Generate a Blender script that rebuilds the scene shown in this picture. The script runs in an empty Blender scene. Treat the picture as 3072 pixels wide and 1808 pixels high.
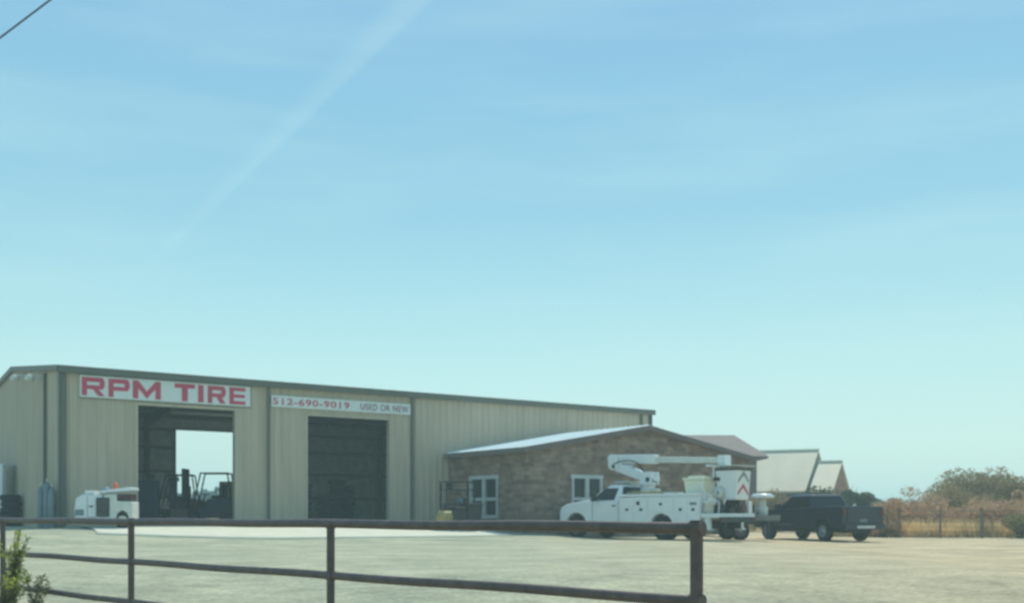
import bpy, bmesh, math, random
from math import radians, sin, cos, pi, sqrt
from mathutils import Vector, Matrix

random.seed(7)
scene = bpy.context.scene
COL = scene.collection

# ------------------------------------------------------------------ camera
CAM_Z = 0.91
cam_data = bpy.data.cameras.new("camera")
cam = bpy.data.objects.new("camera", cam_data)
COL.objects.link(cam)
cam.location = (0, 0, CAM_Z)
cam.rotation_euler = (radians(90), 0, 0)
cam_data.sensor_width = 36.0
cam_data.lens = 37.5
cam_data.shift_y = 0.207
cam_data.clip_start = 0.1
cam_data.clip_end = 6000
cam_data.dof.use_dof = True            # focused on the near window glass
cam_data.dof.focus_distance = 1.2
cam_data.dof.aperture_fstop = 13.0
scene.camera = cam

# ------------------------------------------------------------------ world
SUN_EL, SUN_AZ = radians(58), radians(24)     # azimuth from +Y towards +X
world = bpy.data.worlds.new("World")
scene.world = world
world.use_nodes = True
wn, wl = world.node_tree.nodes, world.node_tree.links
wn.clear()
w_out = wn.new("ShaderNodeOutputWorld")
w_bg = wn.new("ShaderNodeBackground")
w_bg.inputs["Strength"].default_value = 0.105
sky = wn.new("ShaderNodeTexSky")
sky.sky_type = 'NISHITA'
sky.sun_disc = False
sky.sun_elevation = SUN_EL
sky.sun_rotation = SUN_AZ
sky.air_density = 1.0
sky.dust_density = 0.6
sky.ozone_density = 2.0
tint = wn.new("ShaderNodeMix"); tint.data_type = 'RGBA'; tint.blend_type = 'MULTIPLY'
tint.inputs[0].default_value = 1.0
tint.inputs[7].default_value = (0.95, 1.12, 1.0, 1)
wl.new(sky.outputs[0], tint.inputs[6])
# thin cirrus: long soft noise bands; faint diagonal streak is a painted window reflection
tc = wn.new("ShaderNodeTexCoord")
nrm = wn.new("ShaderNodeVectorMath"); nrm.operation = 'NORMALIZE'
wl.new(tc.outputs["Generated"], nrm.inputs[0])
mp = wn.new("ShaderNodeMapping"); mp.inputs["Scale"].default_value = (2.0, 1.5, 13.0)
mp.inputs["Rotation"].default_value = (0, 0.12, 0)
wl.new(nrm.outputs[0], mp.inputs[0])
nz = wn.new("ShaderNodeTexNoise"); nz.inputs["Scale"].default_value = 1.6
nz.inputs["Detail"].default_value = 5; nz.inputs["Roughness"].default_value = 0.5
wl.new(mp.outputs[0], nz.inputs[0])
cr = wn.new("ShaderNodeMapRange"); cr.inputs[1].default_value = 0.42; cr.inputs[2].default_value = 0.75
cr.inputs[3].default_value = 0.0; cr.inputs[4].default_value = 0.22
wl.new(nz.outputs[0], cr.inputs[0])
def sky_dir(px, py): return Vector(((px - 1536) / 3200, 1, (1540 - py) / 3200))
def edge_plane(d0, d1):
    n_ = d0.cross(d1).normalized()
    return n_ if n_.x < 0 else -n_
apex = sky_dir(395, 860)
def plane_mask(nv, lo, hi, a_, b_):
    d_ = wn.new("ShaderNodeVectorMath"); d_.operation = 'DOT_PRODUCT'; d_.inputs[1].default_value = nv
    wl.new(nrm.outputs[0], d_.inputs[0])
    r_ = wn.new("ShaderNodeMapRange"); r_.interpolation_type = 'SMOOTHSTEP'
    for i_, v_ in zip((1, 2, 3, 4), (lo, hi, a_, b_)): r_.inputs[i_].default_value = v_
    wl.new(d_.outputs["Value"], r_.inputs[0]); return r_
s1 = plane_mask(edge_plane(apex, sky_dir(1300, 0)), -0.003, 0.004, 0, 1)
s2 = plane_mask(edge_plane(apex, sky_dir(1190, 0)), -0.010, 0.010, 1, 0)
sz = wn.new("ShaderNodeSeparateXYZ"); wl.new(nrm.outputs[0], sz.inputs[0])
s3 = wn.new("ShaderNodeMapRange"); s3.interpolation_type = 'SMOOTHSTEP'
for i, v in zip((1, 2, 3, 4), (0.190, 0.203, 0, 0.13)): s3.inputs[i].default_value = v
wl.new(sz.outputs[2], s3.inputs[0])
m1 = wn.new("ShaderNodeMath"); m1.operation = 'MULTIPLY'
m2 = wn.new("ShaderNodeMath"); m2.operation = 'MULTIPLY'
wl.new(s1.outputs[0], m1.inputs[0]); wl.new(s2.outputs[0], m1.inputs[1])
wl.new(m1.outputs[0], m2.inputs[0]); wl.new(s3.outputs[0], m2.inputs[1])
m3 = wn.new("ShaderNodeMath"); m3.operation = 'ADD'; m3.use_clamp = True
wl.new(m2.outputs[0], m3.inputs[0]); wl.new(cr.outputs[0], m3.inputs[1])
# pale air towards the horizon
ev = wn.new("ShaderNodeValToRGB"); wl.new(sz.outputs[2], ev.inputs[0])
els = ev.color_ramp.elements
els[0].position = 0.0; els[0].color = (.70, .95, .88, 1)
els[1].position = 1.0; els[1].color = (.18, .40, .72, 1)
for p_, c_ in ((.07, (.68, .95, .885, 1)), (.14, (.545, .885, .885, 1)), (.20, (.43, .79, .87, 1)), (.27, (.335, .68, .84, 1)), (.35, (.29, .62, .82, 1)), (.43, (.262, .56, .81, 1))):
    q_ = els.new(p_); q_.color = c_
vm = wn.new("ShaderNodeVectorMath"); vm.operation = 'SCALE'; vm.inputs[3].default_value = 1 / 0.105
wl.new(ev.outputs[0], vm.inputs[0])
vx = wn.new("ShaderNodeMix"); vx.data_type = 'RGBA'; vx.inputs[0].default_value = 0.82
wl.new(tint.outputs[2], vx.inputs[6]); wl.new(vm.outputs[0], vx.inputs[7])
cm = wn.new("ShaderNodeMix"); cm.data_type = 'RGBA'
cm.inputs[7].default_value = (6.3, 8.9, 8.7, 1)
wl.new(m3.outputs[0], cm.inputs[0]); wl.new(vx.outputs[2], cm.inputs[6])
wl.new(cm.outputs[2], w_bg.inputs["Color"])
wl.new(w_bg.outputs[0], w_out.inputs[0])

# ------------------------------------------------------------------ sun
sd = bpy.data.lights.new("sun", 'SUN')
sd.energy = 3.7
sd.angle = radians(0.5)
sd.color = (1.0, 0.97, 0.82)
so = bpy.data.objects.new("sun", sd)
COL.objects.link(so)
sdir = Vector((sin(SUN_AZ) * cos(SUN_EL), cos(SUN_AZ) * cos(SUN_EL), sin(SUN_EL)))
so.rotation_euler = (-sdir).to_track_quat('-Z', 'Y').to_euler()
so.location = (0, 0, 50)

scene.view_settings.view_transform = 'Standard'
scene.view_settings.look = 'None'
scene.view_settings.gamma = 1
scene.view_settings.exposure = 0.0
scene.render.engine = 'CYCLES'
scene.cycles.use_denoising = True
scene.cycles.max_bounces = 8
scene.cycles.filter_width = 1.8

# ------------------------------------------------------------------ materials
def sstep(x):
    x = max(0.0, min(1.0, x)); return x * x * (3 - 2 * x)

def mat(name, col, rough=0.7, metal=0.0, var=0.12, scale=3.0, bump=0.0, bscale=60, col2=None, stretch=None, spec=0.4, coat=0.0):
    m = bpy.data.materials.new(name); m.use_nodes = True
    n, l = m.node_tree.nodes, m.node_tree.links
    b = n["Principled BSDF"]
    b.inputs["Roughness"].default_value = rough
    b.inputs["Metallic"].default_value = metal
    b.inputs["Specular IOR Level"].default_value = spec
    b.inputs["Coat Weight"].default_value = coat
    t = n.new("ShaderNodeTexCoord")
    src = t.outputs["Object"]
    if stretch:
        mm = n.new("ShaderNodeMapping"); mm.inputs["Scale"].default_value = stretch
        l.new(src, mm.inputs[0]); src = mm.outputs[0]
    nz = n.new("ShaderNodeTexNoise"); nz.inputs["Scale"].default_value = scale
    nz.inputs["Detail"].default_value = 6; nz.inputs["Roughness"].default_value = 0.6
    l.new(src, nz.inputs[0])
    r = n.new("ShaderNodeMapRange"); r.inputs[1].default_value = 0.3; r.inputs[2].default_value = 0.7
    l.new(nz.outputs[0], r.inputs[0])
    mx = n.new("ShaderNodeMix"); mx.data_type = 'RGBA'
    c2 = col2 or tuple(min(1, c * (1 + var)) for c in col)
    c1 = col if col2 else tuple(c * (1 - var) for c in col)
    mx.inputs[6].default_value = (*c1, 1); mx.inputs[7].default_value = (*c2, 1)
    l.new(r.outputs[0], mx.inputs[0]); l.new(mx.outputs[2], b.inputs["Base Color"])
    if bump > 0:
        nb = n.new("ShaderNodeTexNoise"); nb.inputs["Scale"].default_value = bscale
        nb.inputs["Detail"].default_value = 4
        l.new(t.outputs["Object"], nb.inputs[0])
        bp = n.new("ShaderNodeBump"); bp.inputs["Strength"].default_value = bump
        bp.inputs["Distance"].default_value = 0.02
        l.new(nb.outputs[0], bp.inputs["Height"]); l.new(bp.outputs[0], b.inputs["Normal"])
    return m

M = {}
M['siding'] = mat('siding', (.45, .385, .285), .55, var=.12, scale=2.4, stretch=(1, 1, .10))
M['siding_end'] = M['siding']
M['trim'] = mat('trim', (.115, .12, .095), .55, var=.1)
M['roofmetal'] = mat('roofmetal', (.82, .86, .83), .3, var=.04, spec=.8)
M['liner'] = mat('liner', (.70, .73, .71), .9, var=.15)
M['steel'] = mat('steel', (.11, .085, .075), .7, var=.2)
M['concrete'] = mat('concrete', (.60, .585, .47), .85, var=.07, scale=1.5, bump=.2)
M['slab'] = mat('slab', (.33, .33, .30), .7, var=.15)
M['white'] = mat('white', (.70, .74, .74), .28, var=.05, coat=.3)
M['whitedull'] = mat('whitedull', (.60, .62, .56), .55, var=.12, scale=5)
M['cream'] = mat('cream', (.74, .74, .58), .6, var=.05)
M['red'] = mat('red', (.50, .06, .11), .6, var=.08)
M['greytext'] = mat('greytext', (.27, .10, .13), .6)
M['sign'] = mat('sign', (.64, .70, .66), .5, var=.05)
M['navy'] = mat('navy', (.008, .012, .026), .32, var=.1, coat=.4)
M['glass_dark'] = mat('glass_dark', (.012, .018, .022), .12, var=.05, spec=.35)
M['rubber'] = mat('rubber', (.012, .013, .014), .85, var=.2, scale=12)
M['darkmetal'] = mat('darkmetal', (.035, .037, .037), .6, var=.25)
M['chrome'] = mat('chrome', (.5, .52, .53), .3, metal=.8)
M['rust'] = mat('rust', (.050, .036, .032), .5, var=.2, scale=9, col2=(.125, .08, .065), bump=.25, bscale=90, spec=.7)
M['redlift'] = mat('redlift', (.20, .045, .04), .5, var=.2)
M['bluelift'] = mat('bluelift', (.03, .05, .09), .5, var=.2)
M['yellow'] = mat('yellow', (.30, .245, .085), .5, var=.15)
M['orange'] = mat('orange', (.75, .15, .05), .4)
M['bluegrey'] = mat('bluegrey', (.17, .22, .24), .4, var=.2, scale=6)
M['winframe'] = mat('winframe', (.46, .50, .48), .5)
M['tarp'] = mat('tarp', (.24, .33, .42), .6)
M['maroon'] = mat('maroon', (.055, .02, .022), .6)
M['deckgrey'] = mat('deckgrey', (.16, .17, .165), .6, var=.2)
M['redlens'] = mat('redlens', (.10, .018, .018), .25)
M['houseroof'] = mat('houseroof', (.50, .46, .34), .6, var=.08, scale=.8)
M['brownroof'] = mat('brownroof', (.17, .135, .12), .8, var=.12, scale=2)
M['housewall'] = mat('housewall', (.10, .13, .135), .8, var=.1)
M['housebrown'] = mat('housebrown', (.26, .13, .085), .8, var=.15)
M['stem'] = mat('stem', (.11, .08, .055), .9, var=.2, scale=10)
M['post'] = mat('post', (.20, .145, .11), .9, var=.2, scale=10)
M['weed'] = mat('weed', (.17, .175, .07), .7, var=.4, scale=20)
M['weedflower'] = mat('weedflower', (.50, .52, .07), .7, var=.3, scale=20)
M['cable'] = mat('cable', (.05, .06, .065), .6)
M['leafgreen'] = mat('leafgreen', (.07, .10, .055), .8, var=.5, scale=2.5)
M['leafolive'] = mat('leafolive', (.36, .265, .12), .8, var=.4, scale=2.5)
M['leafbrown'] = mat('leafbrown', (.60, .38, .215), .85, var=.35, scale=2.5)
M['leafgold'] = mat('leafgold', (.28, .24, .085), .85, var=.3, scale=2.5)
M['drygrass'] = mat('drygrass', (.80, .62, .33), .9, var=.2, scale=.8)
M['farhedge'] = mat('farhedge', (.16, .23, .22), .9, var=.2, scale=.3)

def stone_mat():
    m = bpy.data.materials.new('stone'); m.use_nodes = True
    n, l = m.node_tree.nodes, m.node_tree.links
    b = n["Principled BSDF"]; b.inputs["Roughness"].default_value = .9
    t = n.new("ShaderNodeTexCoord")
    sp = n.new("ShaderNodeSeparateXYZ"); l.new(t.outputs["Object"], sp.inputs[0])
    ad = n.new("ShaderNodeMath"); ad.operation = 'ADD'
    l.new(sp.outputs[0], ad.inputs[0]); l.new(sp.outputs[1], ad.inputs[1])
    cb = n.new("ShaderNodeCombineXYZ"); l.new(ad.outputs[0], cb.inputs[0]); l.new(sp.outputs[2], cb.inputs[1])
    br = n.new("ShaderNodeTexBrick"); br.inputs["Scale"].default_value = 1.0
    br.inputs["Brick Width"].default_value = .36; br.inputs["Row Height"].default_value = .17
    br.inputs["Mortar Size"].default_value = .014; br.inputs["Color1"].default_value = (0, 0, 0, 1)
    br.inputs["Color2"].default_value = (1, 1, 1, 1); br.inputs["Mortar"].default_value = (.45, .45, .45, 1)
    l.new(cb.outputs[0], br.inputs[0])
    nz = n.new("ShaderNodeTexNoise"); nz.inputs["Scale"].default_value = 2.2; nz.inputs["Detail"].default_value = 5
    l.new(cb.outputs[0], nz.inputs[0])
    mr = n.new("ShaderNodeMapRange"); mr.inputs[1].default_value = .35; mr.inputs[2].default_value = .65
    l.new(nz.outputs[0], mr.inputs[0])
    mx = n.new("ShaderNodeMix"); mx.data_type = 'RGBA'; mx.inputs[0].default_value = .45
    l.new(br.outputs[0], mx.inputs[6]); l.new(mr.outputs[0], mx.inputs[7])
    rp = n.new("ShaderNodeValToRGB")
    e = rp.color_ramp.elements
    e[0].position = .12; e[0].color = (.15, .098, .074, 1)
    e[1].position = .9; e[1].color = (.34, .25, .18, 1)
    k = rp.color_ramp.elements.new(.5); k.color = (.235, .16, .115, 1)
    l.new(mx.outputs[2], rp.inputs[0]); l.new(rp.outputs[0], b.inputs["Base Color"])
    bp = n.new("ShaderNodeBump"); bp.inputs["Strength"].default_value = .5; bp.inputs["Distance"].default_value = .02
    l.new(br.outputs[0], bp.inputs["Height"]); l.new(bp.outputs[0], b.inputs["Normal"])
    return m
def translucent(m, k=.45):
    n, l = m.node_tree.nodes, m.node_tree.links
    b = n['Principled BSDF']; o_ = [q for q in n if q.type == 'OUTPUT_MATERIAL'][0]
    t_ = n.new('ShaderNodeBsdfTranslucent'); x_ = n.new('ShaderNodeMixShader'); x_.inputs[0].default_value = k
    l.new(b.inputs['Base Color'].links[0].from_socket, t_.inputs[0])
    l.new(b.outputs[0], x_.inputs[1]); l.new(t_.outputs[0], x_.inputs[2]); l.new(x_.outputs[0], o_.inputs[0])
for k_ in ('leafgreen', 'leafolive', 'leafbrown', 'leafgold', 'drygrass', 'weed', 'weedflower'): translucent(M[k_])
M['stone'] = stone_mat()

def ground_mat():
    m = bpy.data.materials.new('gravel'); m.use_nodes = True
    n, l = m.node_tree.nodes, m.node_tree.links
    b = n["Principled BSDF"]; b.inputs["Roughness"].default_value = .95
    b.inputs["Specular IOR Level"].default_value = .15
    t = n.new("ShaderNodeTexCoord")
    def noise(scale, detail, st, rough=.6):
        mp = n.new("ShaderNodeMapping"); mp.inputs["Scale"].default_value = st
        l.new(t.outputs["Object"], mp.inputs[0])
        z = n.new("ShaderNodeTexNoise"); z.inputs["Scale"].default_value = scale
        z.inputs["Detail"].default_value = detail; z.inputs["Roughness"].default_value = rough
        l.new(mp.outputs[0], z.inputs[0]); return z.outputs[0]
    a = noise(.55, 8, (.7, 1.0, 1), .68); f = noise(14, 8, (.8, 1, 1), .85)
    r1 = n.new("ShaderNodeValToRGB"); e = r1.color_ramp.elements
    e[0].position = .35; e[0].color = (.32, .33, .245, 1)
    e[1].position = .62; e[1].color = (.47, .465, .335, 1)
    l.new(a, r1.inputs[0])
    r2 = n.new("ShaderNodeMapRange"); r2.inputs[1].default_value = .3; r2.inputs[2].default_value = .7
    r2.inputs[3].default_value = .5; r2.inputs[4].default_value = 1.42
    l.new(f, r2.inputs[0])
    mu = n.new("ShaderNodeMix"); mu.data_type = 'RGBA'; mu.blend_type = 'MULTIPLY'; mu.inputs[0].default_value = 1
    l.new(r1.outputs[0], mu.inputs[6]); l.new(r2.outputs[0], mu.inputs[7])
    g3 = noise(2.6, 7, (.55, 1.3, 1), .75)
    r4 = n.new("ShaderNodeMapRange"); r4.inputs[1].default_value = .32; r4.inputs[2].default_value = .68
    r4.inputs[3].default_value = .76; r4.inputs[4].default_value = 1.22
    l.new(g3, r4.inputs[0])
    mu2 = n.new("ShaderNodeMix"); mu2.data_type = 'RGBA'; mu2.blend_type = 'MULTIPLY'; mu2.inputs[0].default_value = 1
    l.new(mu.outputs[2], mu2.inputs[6]); l.new(r4.outputs[0], mu2.inputs[7]); mu = mu2
    # paler, warmer towards the right-hand side: pinkish window glare painted into the colour
    sp = n.new("ShaderNodeSeparateXYZ"); l.new(t.outputs["Object"], sp.inputs[0])
    r3 = n.new("ShaderNodeMapRange"); r3.inputs[1].default_value = 0; r3.inputs[2].default_value = 10
    l.new(sp.outputs[0], r3.inputs[0])
    wm = n.new("ShaderNodeMix"); wm.data_type = 'RGBA'; wm.blend_type = 'MULTIPLY'
    wm.inputs[7].default_value = (1.28, 1.04, .92, 1)
    l.new(r3.outputs[0], wm.inputs[0]); l.new(mu.outputs[2], wm.inputs[6])
    l.new(wm.outputs[2], b.inputs["Base Color"])
    bp = n.new("ShaderNodeBump"); bp.inputs["Strength"].default_value = .6; bp.inputs["Distance"].default_value = .04
    l.new(f, bp.inputs["Height"]); l.new(bp.outputs[0], b.inputs["Normal"])
    return m
M['ground'] = ground_mat()

# ------------------------------------------------------------------ mesh helper
class MB:
    def __init__(s): s.v = []; s.f = []; s.sm = []
    def add(s, vs, fs, smooth=False):
        o = len(s.v); s.v += [tuple(p) for p in vs]
        s.f += [tuple(i + o for i in f) for f in fs]; s.sm += [smooth] * len(fs); return s
    def box(s, x0, x1, y0, y1, z0, z1):
        vs = [(x0, y0, z0), (x1, y0, z0), (x1, y1, z0), (x0, y1, z0), (x0, y0, z1), (x1, y0, z1), (x1, y1, z1), (x0, y1, z1)]
        return s.add(vs, [(0, 3, 2, 1), (4, 5, 6, 7), (0, 1, 5, 4), (1, 2, 6, 5), (2, 3, 7, 6), (3, 0, 4, 7)])
    def prism(s, poly, axis, a, b):
        """extrude a 2-D polygon along axis; 'y': (x,z) points, 'x': (y,z), 'z': (x,y)"""
        def P(p, k):
            return (p[0], k, p[1]) if axis == 'y' else ((k, p[0], p[1]) if axis == 'x' else (p[0], p[1], k))
        n = len(poly)
        vs = [P(p, a) for p in poly] + [P(p, b) for p in poly]
        fs = [tuple(range(n)), tuple(range(2 * n - 1, n - 1, -1))]
        fs += [(i, i + n, (i + 1) % n + n, (i + 1) % n) for i in range(n)]
        return s.add(vs, fs)
    def cyl(s, p0, p1, r, r2=None, n=14, smooth=True, caps=True):
        p0, p1 = Vector(p0), Vector(p1); r2 = r if r2 is None else r2
        d = (p1 - p0).normalized()
        a = d.orthogonal().normalized(); b = d.cross(a)
        vs = [p0 + (a * cos(2 * pi * i / n) + b * sin(2 * pi * i / n)) * r for i in range(n)]
        vs += [p1 + (a * cos(2 * pi * i / n) + b * sin(2 * pi * i / n)) * r2 for i in range(n)]
        s.add(vs, [(i, (i + 1) % n, (i + 1) % n + n, i + n) for i in range(n)], smooth)
        if caps: s.add(vs, [tuple(range(n - 1, -1, -1)), tuple(range(n, 2 * n))])
        return s
    def lathe(s, prof, axis='z', c=(0, 0, 0), n=20, smooth=True):
        vs, fs = [], []
        for (r, h) in prof:
            for i in range(n):
                u, w = r * cos(2 * pi * i / n), r * sin(2 * pi * i / n)
                p = (u, w, h) if axis == 'z' else ((u, h, w) if axis == 'y' else (h, u, w))
                vs.append((p[0] + c[0], p[1] + c[1], p[2] + c[2]))
        for k in range(len(prof) - 1):
            for i in range(n):
                fs.append((k * n + i, k * n + (i + 1) % n, (k + 1) * n + (i + 1) % n, (k + 1) * n + i))
        s.add(vs, fs, smooth)
        return s
    def loft(s, secs, smooth=False, caps=True):
        n = len(secs[0]); vs = [p for c in secs for p in c]
        fs = [(k * n + i, k * n + (i + 1) % n, (k + 1) * n + (i + 1) % n, (k + 1) * n + i) for k in range(len(secs) - 1) for i in range(n)]
        if caps: fs += [tuple(range(n - 1, -1, -1)), tuple((len(secs) - 1) * n + i for i in range(n))]
        return s.add(vs, fs, smooth)
    def build(s, name, m, parent=None, bevel=0, fix=True):
        me = bpy.data.meshes.new(name); me.from_pydata(s.v, [], s.f)
        me.polygons.foreach_set('use_smooth', s.sm); me.update()
        if fix:
            bm = bmesh.new(); bm.from_mesh(me); bmesh.ops.recalc_face_normals(bm, faces=bm.faces); bm.to_mesh(me); bm.free()
        me.materials.append(M[m] if isinstance(m, str) else m)
        o = bpy.data.objects.new(name, me); COL.objects.link(o)
        if parent: o.parent = parent
        if bevel:
            b = o.modifiers.new('bevel', 'BEVEL'); b.width = bevel; b.segments = 3; b.limit_method = 'ANGLE'; b.angle_limit = radians(35)
            b.harden_normals = False
        return o

def tag(o, label=None, cat=None, group=None, kind=None):
    if label: o['label'] = label
    if cat: o['category'] = cat
    if group: o['group'] = group
    if kind: o['kind'] = kind
    return o
def thing(name, label, cat, loc=(0, 0, 0), rz=0, group=None):
    o = bpy.data.objects.new(name, None); COL.objects.link(o)
    o.location = loc; o.rotation_euler = (0, 0, rz)
    return tag(o, label, cat, group)

# ------------------------------------------------------------------ terrain
CX, CY = -15.40, 36.40
D1 = (0.8158, 0.5784); D2 = (-0.5784, 0.8158)
RZ = math.atan2(D1[1], D1[0])
def st(x, y):
    dx, dy = x - CX, y - CY
    return dx * D1[0] + dy * D1[1], dx * D2[0] + dy * D2[1]
def W(s, t, z=0):
    return Vector((CX + s * D1[0] + t * D2[0], CY + s * D1[1] + t * D2[1], z))
def H(x, y):
    s, t = st(x, y)
    h = -0.17 * sstep((x - 7) / 4)
    w = sstep((t + 10) / 9.0) * sstep((s + 9) / 8) * (1 - sstep((s - 12.5) / 8)) * (1 - sstep((t - 22) / 20))
    h = h * (1 - w) + 0.42 * w
    h -= 0.80 * sstep((17.5 - y) / 9.5)
    h += 0.02 * sin(x * .7 + 1.3) * sin(y * .5) * sstep((y - 4) / 6)
    return h
def axis_coords(c0, c1, step, far):
    a = []; x = c0
    while x < c1: a.append(x); x += step
    a.append(c1); out = a[:]; g = step; x = c1
    while x < far: g *= 1.35; x += g; out.append(x)
    g = step; x = c0; pre = []
    while x > -far: g *= 1.35; x -= g; pre.append(x)
    return pre[::-1] + out
xs = axis_coords(-34, 34, .6, 600); ys = axis_coords(-4, 70, .6, 600)
g = MB(); nx = len(xs)
g.v = [(x, y, H(x, y)) for y in ys for x in xs]
g.f = [(j * nx + i, j * nx + i + 1, (j + 1) * nx + i + 1, (j + 1) * nx + i) for j in range(len(ys) - 1) for i in range(nx - 1)]
g.sm = [True] * len(g.f)
gr = g.build('ground', 'ground', fix=False); tag(gr, 'pale gravel and dry grass lot in front of the metal building', kind='structure')

# concrete apron: follows the pad in front of the shop
ap = MB()
N, K = 40, 12
front = [(-13.25, 33.9), (-12.7, 32.6), (-10.5, 32.9), (-7.5, 33.7), (-4.5, 35.2), (-1.6, 37.4), (0.0, 38.6)]
def front_pt(k):
    f = k * (len(front) - 1); i = min(int(f), len(front) - 2); u = f - i
    return (front[i][0] * (1 - u) + front[i + 1][0] * u, front[i][1] * (1 - u) + front[i + 1][1] * u)
grid = []
for i in range(N + 1):
    fp = front_pt(i / N); bp_ = W(0.6 + i / N * 14.8, 0.02)
    for j in range(K + 1):
        u = j / K; x = fp[0] * (1 - u) + bp_.x * u; y = fp[1] * (1 - u) + bp_.y * u
        grid.append((x, y, H(x, y) + .035 + .03 * u))
for i in range(N):
    for j in range(K):
        a = i * (K + 1) + j; ap.f.append((a, a + 1, a + K + 2, a + K + 1)); ap.sm.append(True)
ap.v = grid
base = len(ap.v)
for i in range(N + 1):
    p = grid[i * (K + 1)]; ap.v.append((p[0], p[1], p[2] - .12))
for i in range(N):
    ap.f.append((i * (K + 1), (i + 1) * (K + 1), base + i + 1, base + i)); ap.sm.append(False)
o = ap.build('concrete_apron', 'concrete'); tag(o, 'bright pale concrete apron along the open shop doors', kind='structure')

# ------------------------------------------------------------------ shop building
FZ, EAVE, RIDGE, WID, LEN = .48, 5.91, 6.74, 15.74, 27.2
shop = thing('metal_building', 'long tan corrugated metal shop building with two open bay doors', 'building', (CX, CY, 0), RZ)

def ribbed(mb, a0, a1, z0, ztop, place, depth=.035, pitch=.31):
    """sheet siding between a0..a1 along the wall; place(a, out, z) -> local xyz"""
    pts = [(a0, 0)]
    k = math.ceil(a0 / pitch) * pitch
    while k < a1:
        for q, d in ((k - .055, 0), (k - .025, depth), (k + .025, depth), (k + .055, 0)):
            if a0 < q < a1: pts.append((q, d))
        k += pitch
    pts.append((a1, 0))
    for (p, q) in zip(pts, pts[1:]):
        vs = [place(p[0], p[1], z0), place(q[0], q[1], z0), place(q[0], q[1], ztop(q[0])), place(p[0], p[1], ztop(p[0]))]
        mb.add(vs, [(0, 1, 2, 3)])
def roofz(t): return EAVE + (RIDGE - EAVE) * (1 - abs(t - WID / 2) / (WID / 2))
D1A, D1B, D1T = 2.55, 6.17, 4.80
D2A, D2B, D2T = 9.05, 12.72, 4.77
fw = MB(); pf = lambda a, d, z: (a, -d, z)
zt = lambda a: EAVE - .02
for a0, a1 in ((0, D1A), (D1B, D2A), (D2B, LEN)): ribbed(fw, a0, a1, .1, zt, pf)
ribbed(fw, D1A, D1B, D1T, zt, pf); ribbed(fw, D2A, D2B, D2T, zt, pf)
tag(fw.build('front_wall', 'siding', shop, fix=False), 'tan ribbed front wall above and between the bay doors')
ew = MB(); ribbed(ew, 0, WID, .1, roofz, lambda a, d, z: (-d, a, z))
tag(ew.build('gable_wall', 'siding_end', shop, fix=False), 'tan ribbed gable end wall')
ew = MB(); ribbed(ew, 0, WID, .0, roofz, lambda a, d, z: (LEN + d, a, z)); ew.build('gable_wall', 'siding_end', shop, fix=False)
R1, R2, RT = 8.9, 13.3, 5.2
bw = MB(); pb_ = lambda a, d, z: (a, WID + d, z)
ribbed(bw, 0, R1, .1, zt, pb_); ribbed(bw, R2, LEN, .1, zt, pb_); ribbed(bw, R1, R2, RT, zt, pb_)
bw.build('rear_wall', 'siding', shop, fix=False)
# interior liner, set in from the sheets
li = MB()
for a0, a1, z0, z1 in ((.2, D1A, FZ, EAVE - .2), (D1B, D2A, FZ, EAVE - .2), (D2B, LEN - .2, FZ, EAVE - .2), (D1A, D1B, D1T, EAVE - .2), (D2A, D2B, D2T, EAVE - .2)):
    li.box(a0, a1, .12, .16, z0, z1)
for a0, a1, z0, z1 in ((.2, R1, FZ, EAVE - .2), (R2, LEN - .2, FZ, EAVE - .2), (R1, R2, RT, EAVE - .2)):
    li.box(a0, a1, WID - .16, WID - .12, z0, z1)
li.box(.12, .16, .2, WID - .2, FZ, EAVE - .2); li.box(LEN - .16, LEN - .12, .2, WID - .2, FZ, EAVE - .2)
li.build('wall_liner', 'liner', shop)
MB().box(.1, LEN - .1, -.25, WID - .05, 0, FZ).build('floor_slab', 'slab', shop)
# roof
rf = MB()
for sgn in (0, 1):
    t0, t1 = (-.12, WID / 2) if sgn == 0 else (WID + .12, WID / 2)
    z0 = EAVE + .03; z1 = RIDGE + .03
    rf.add([(-.1, t0, z0), (LEN + .1, t0, z0), (LEN + .1, t1, z1), (-.1, t1, z1),
            (-.1, t0, z0 - .05), (LEN + .1, t0, z0 - .05), (LEN + .1, t1, z1 - .05), (-.1, t1, z1 - .05)],
           [(0, 1, 2, 3), (4, 7, 6, 5), (0, 4, 5, 1), (1, 5, 6, 2), (3, 2, 6, 7), (0, 3, 7, 4)])
    k = .3
    while k < LEN:
        rf.add([(k - .03, t0, z0), (k + .03, t0, z0), (k + .03, t1, z1), (k - .03, t1, z1), (k, t0, z0 + .045), (k, t1, z1 + .045)],
               [(0, 3, 5, 4), (1, 4, 5, 2), (0, 4, 1), (3, 2, 5)]); k += .6
roof = rf.build('roof', 'roofmetal', shop)
MB().box(-.12, LEN + .12, -.22, -.115, EAVE - .19, EAVE + .05).build('gutter', 'trim', shop, bevel=.01)
for (t0, z0, t1, z1) in ((-.12, EAVE, WID / 2, RIDGE), (WID / 2, RIDGE, WID + .12, EAVE)):
    for sx in (-.16, LEN + .105):
        rk = MB(); rk.add([(sx, t0, z0 - .14), (sx, t1, z1 - .14), (sx, t1, z1 + .06), (sx, t0, z0 + .06),
                (sx + .055, t0, z0 - .14), (sx + .055, t1, z1 - .14), (sx + .055, t1, z1 + .06), (sx + .055, t0, z0 + .06)],
               [(0, 1, 2, 3), (4, 7, 6, 5), (0, 4, 5, 1), (1, 5, 6, 2), (2, 6, 7, 3), (3, 7, 4, 0)]).build('rake_trim', 'trim', shop)
for a, w in ((-.04, .22), (LEN - .2, .24)):
    MB().box(a, a + w, -.062, -.037, .2, EAVE - .14).box(a if a > 1 else -.065, a + .03 if a < 1 else a + w, -.062, .2, .2, EAVE - .14).build('corner_trim', 'trim', shop)
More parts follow.
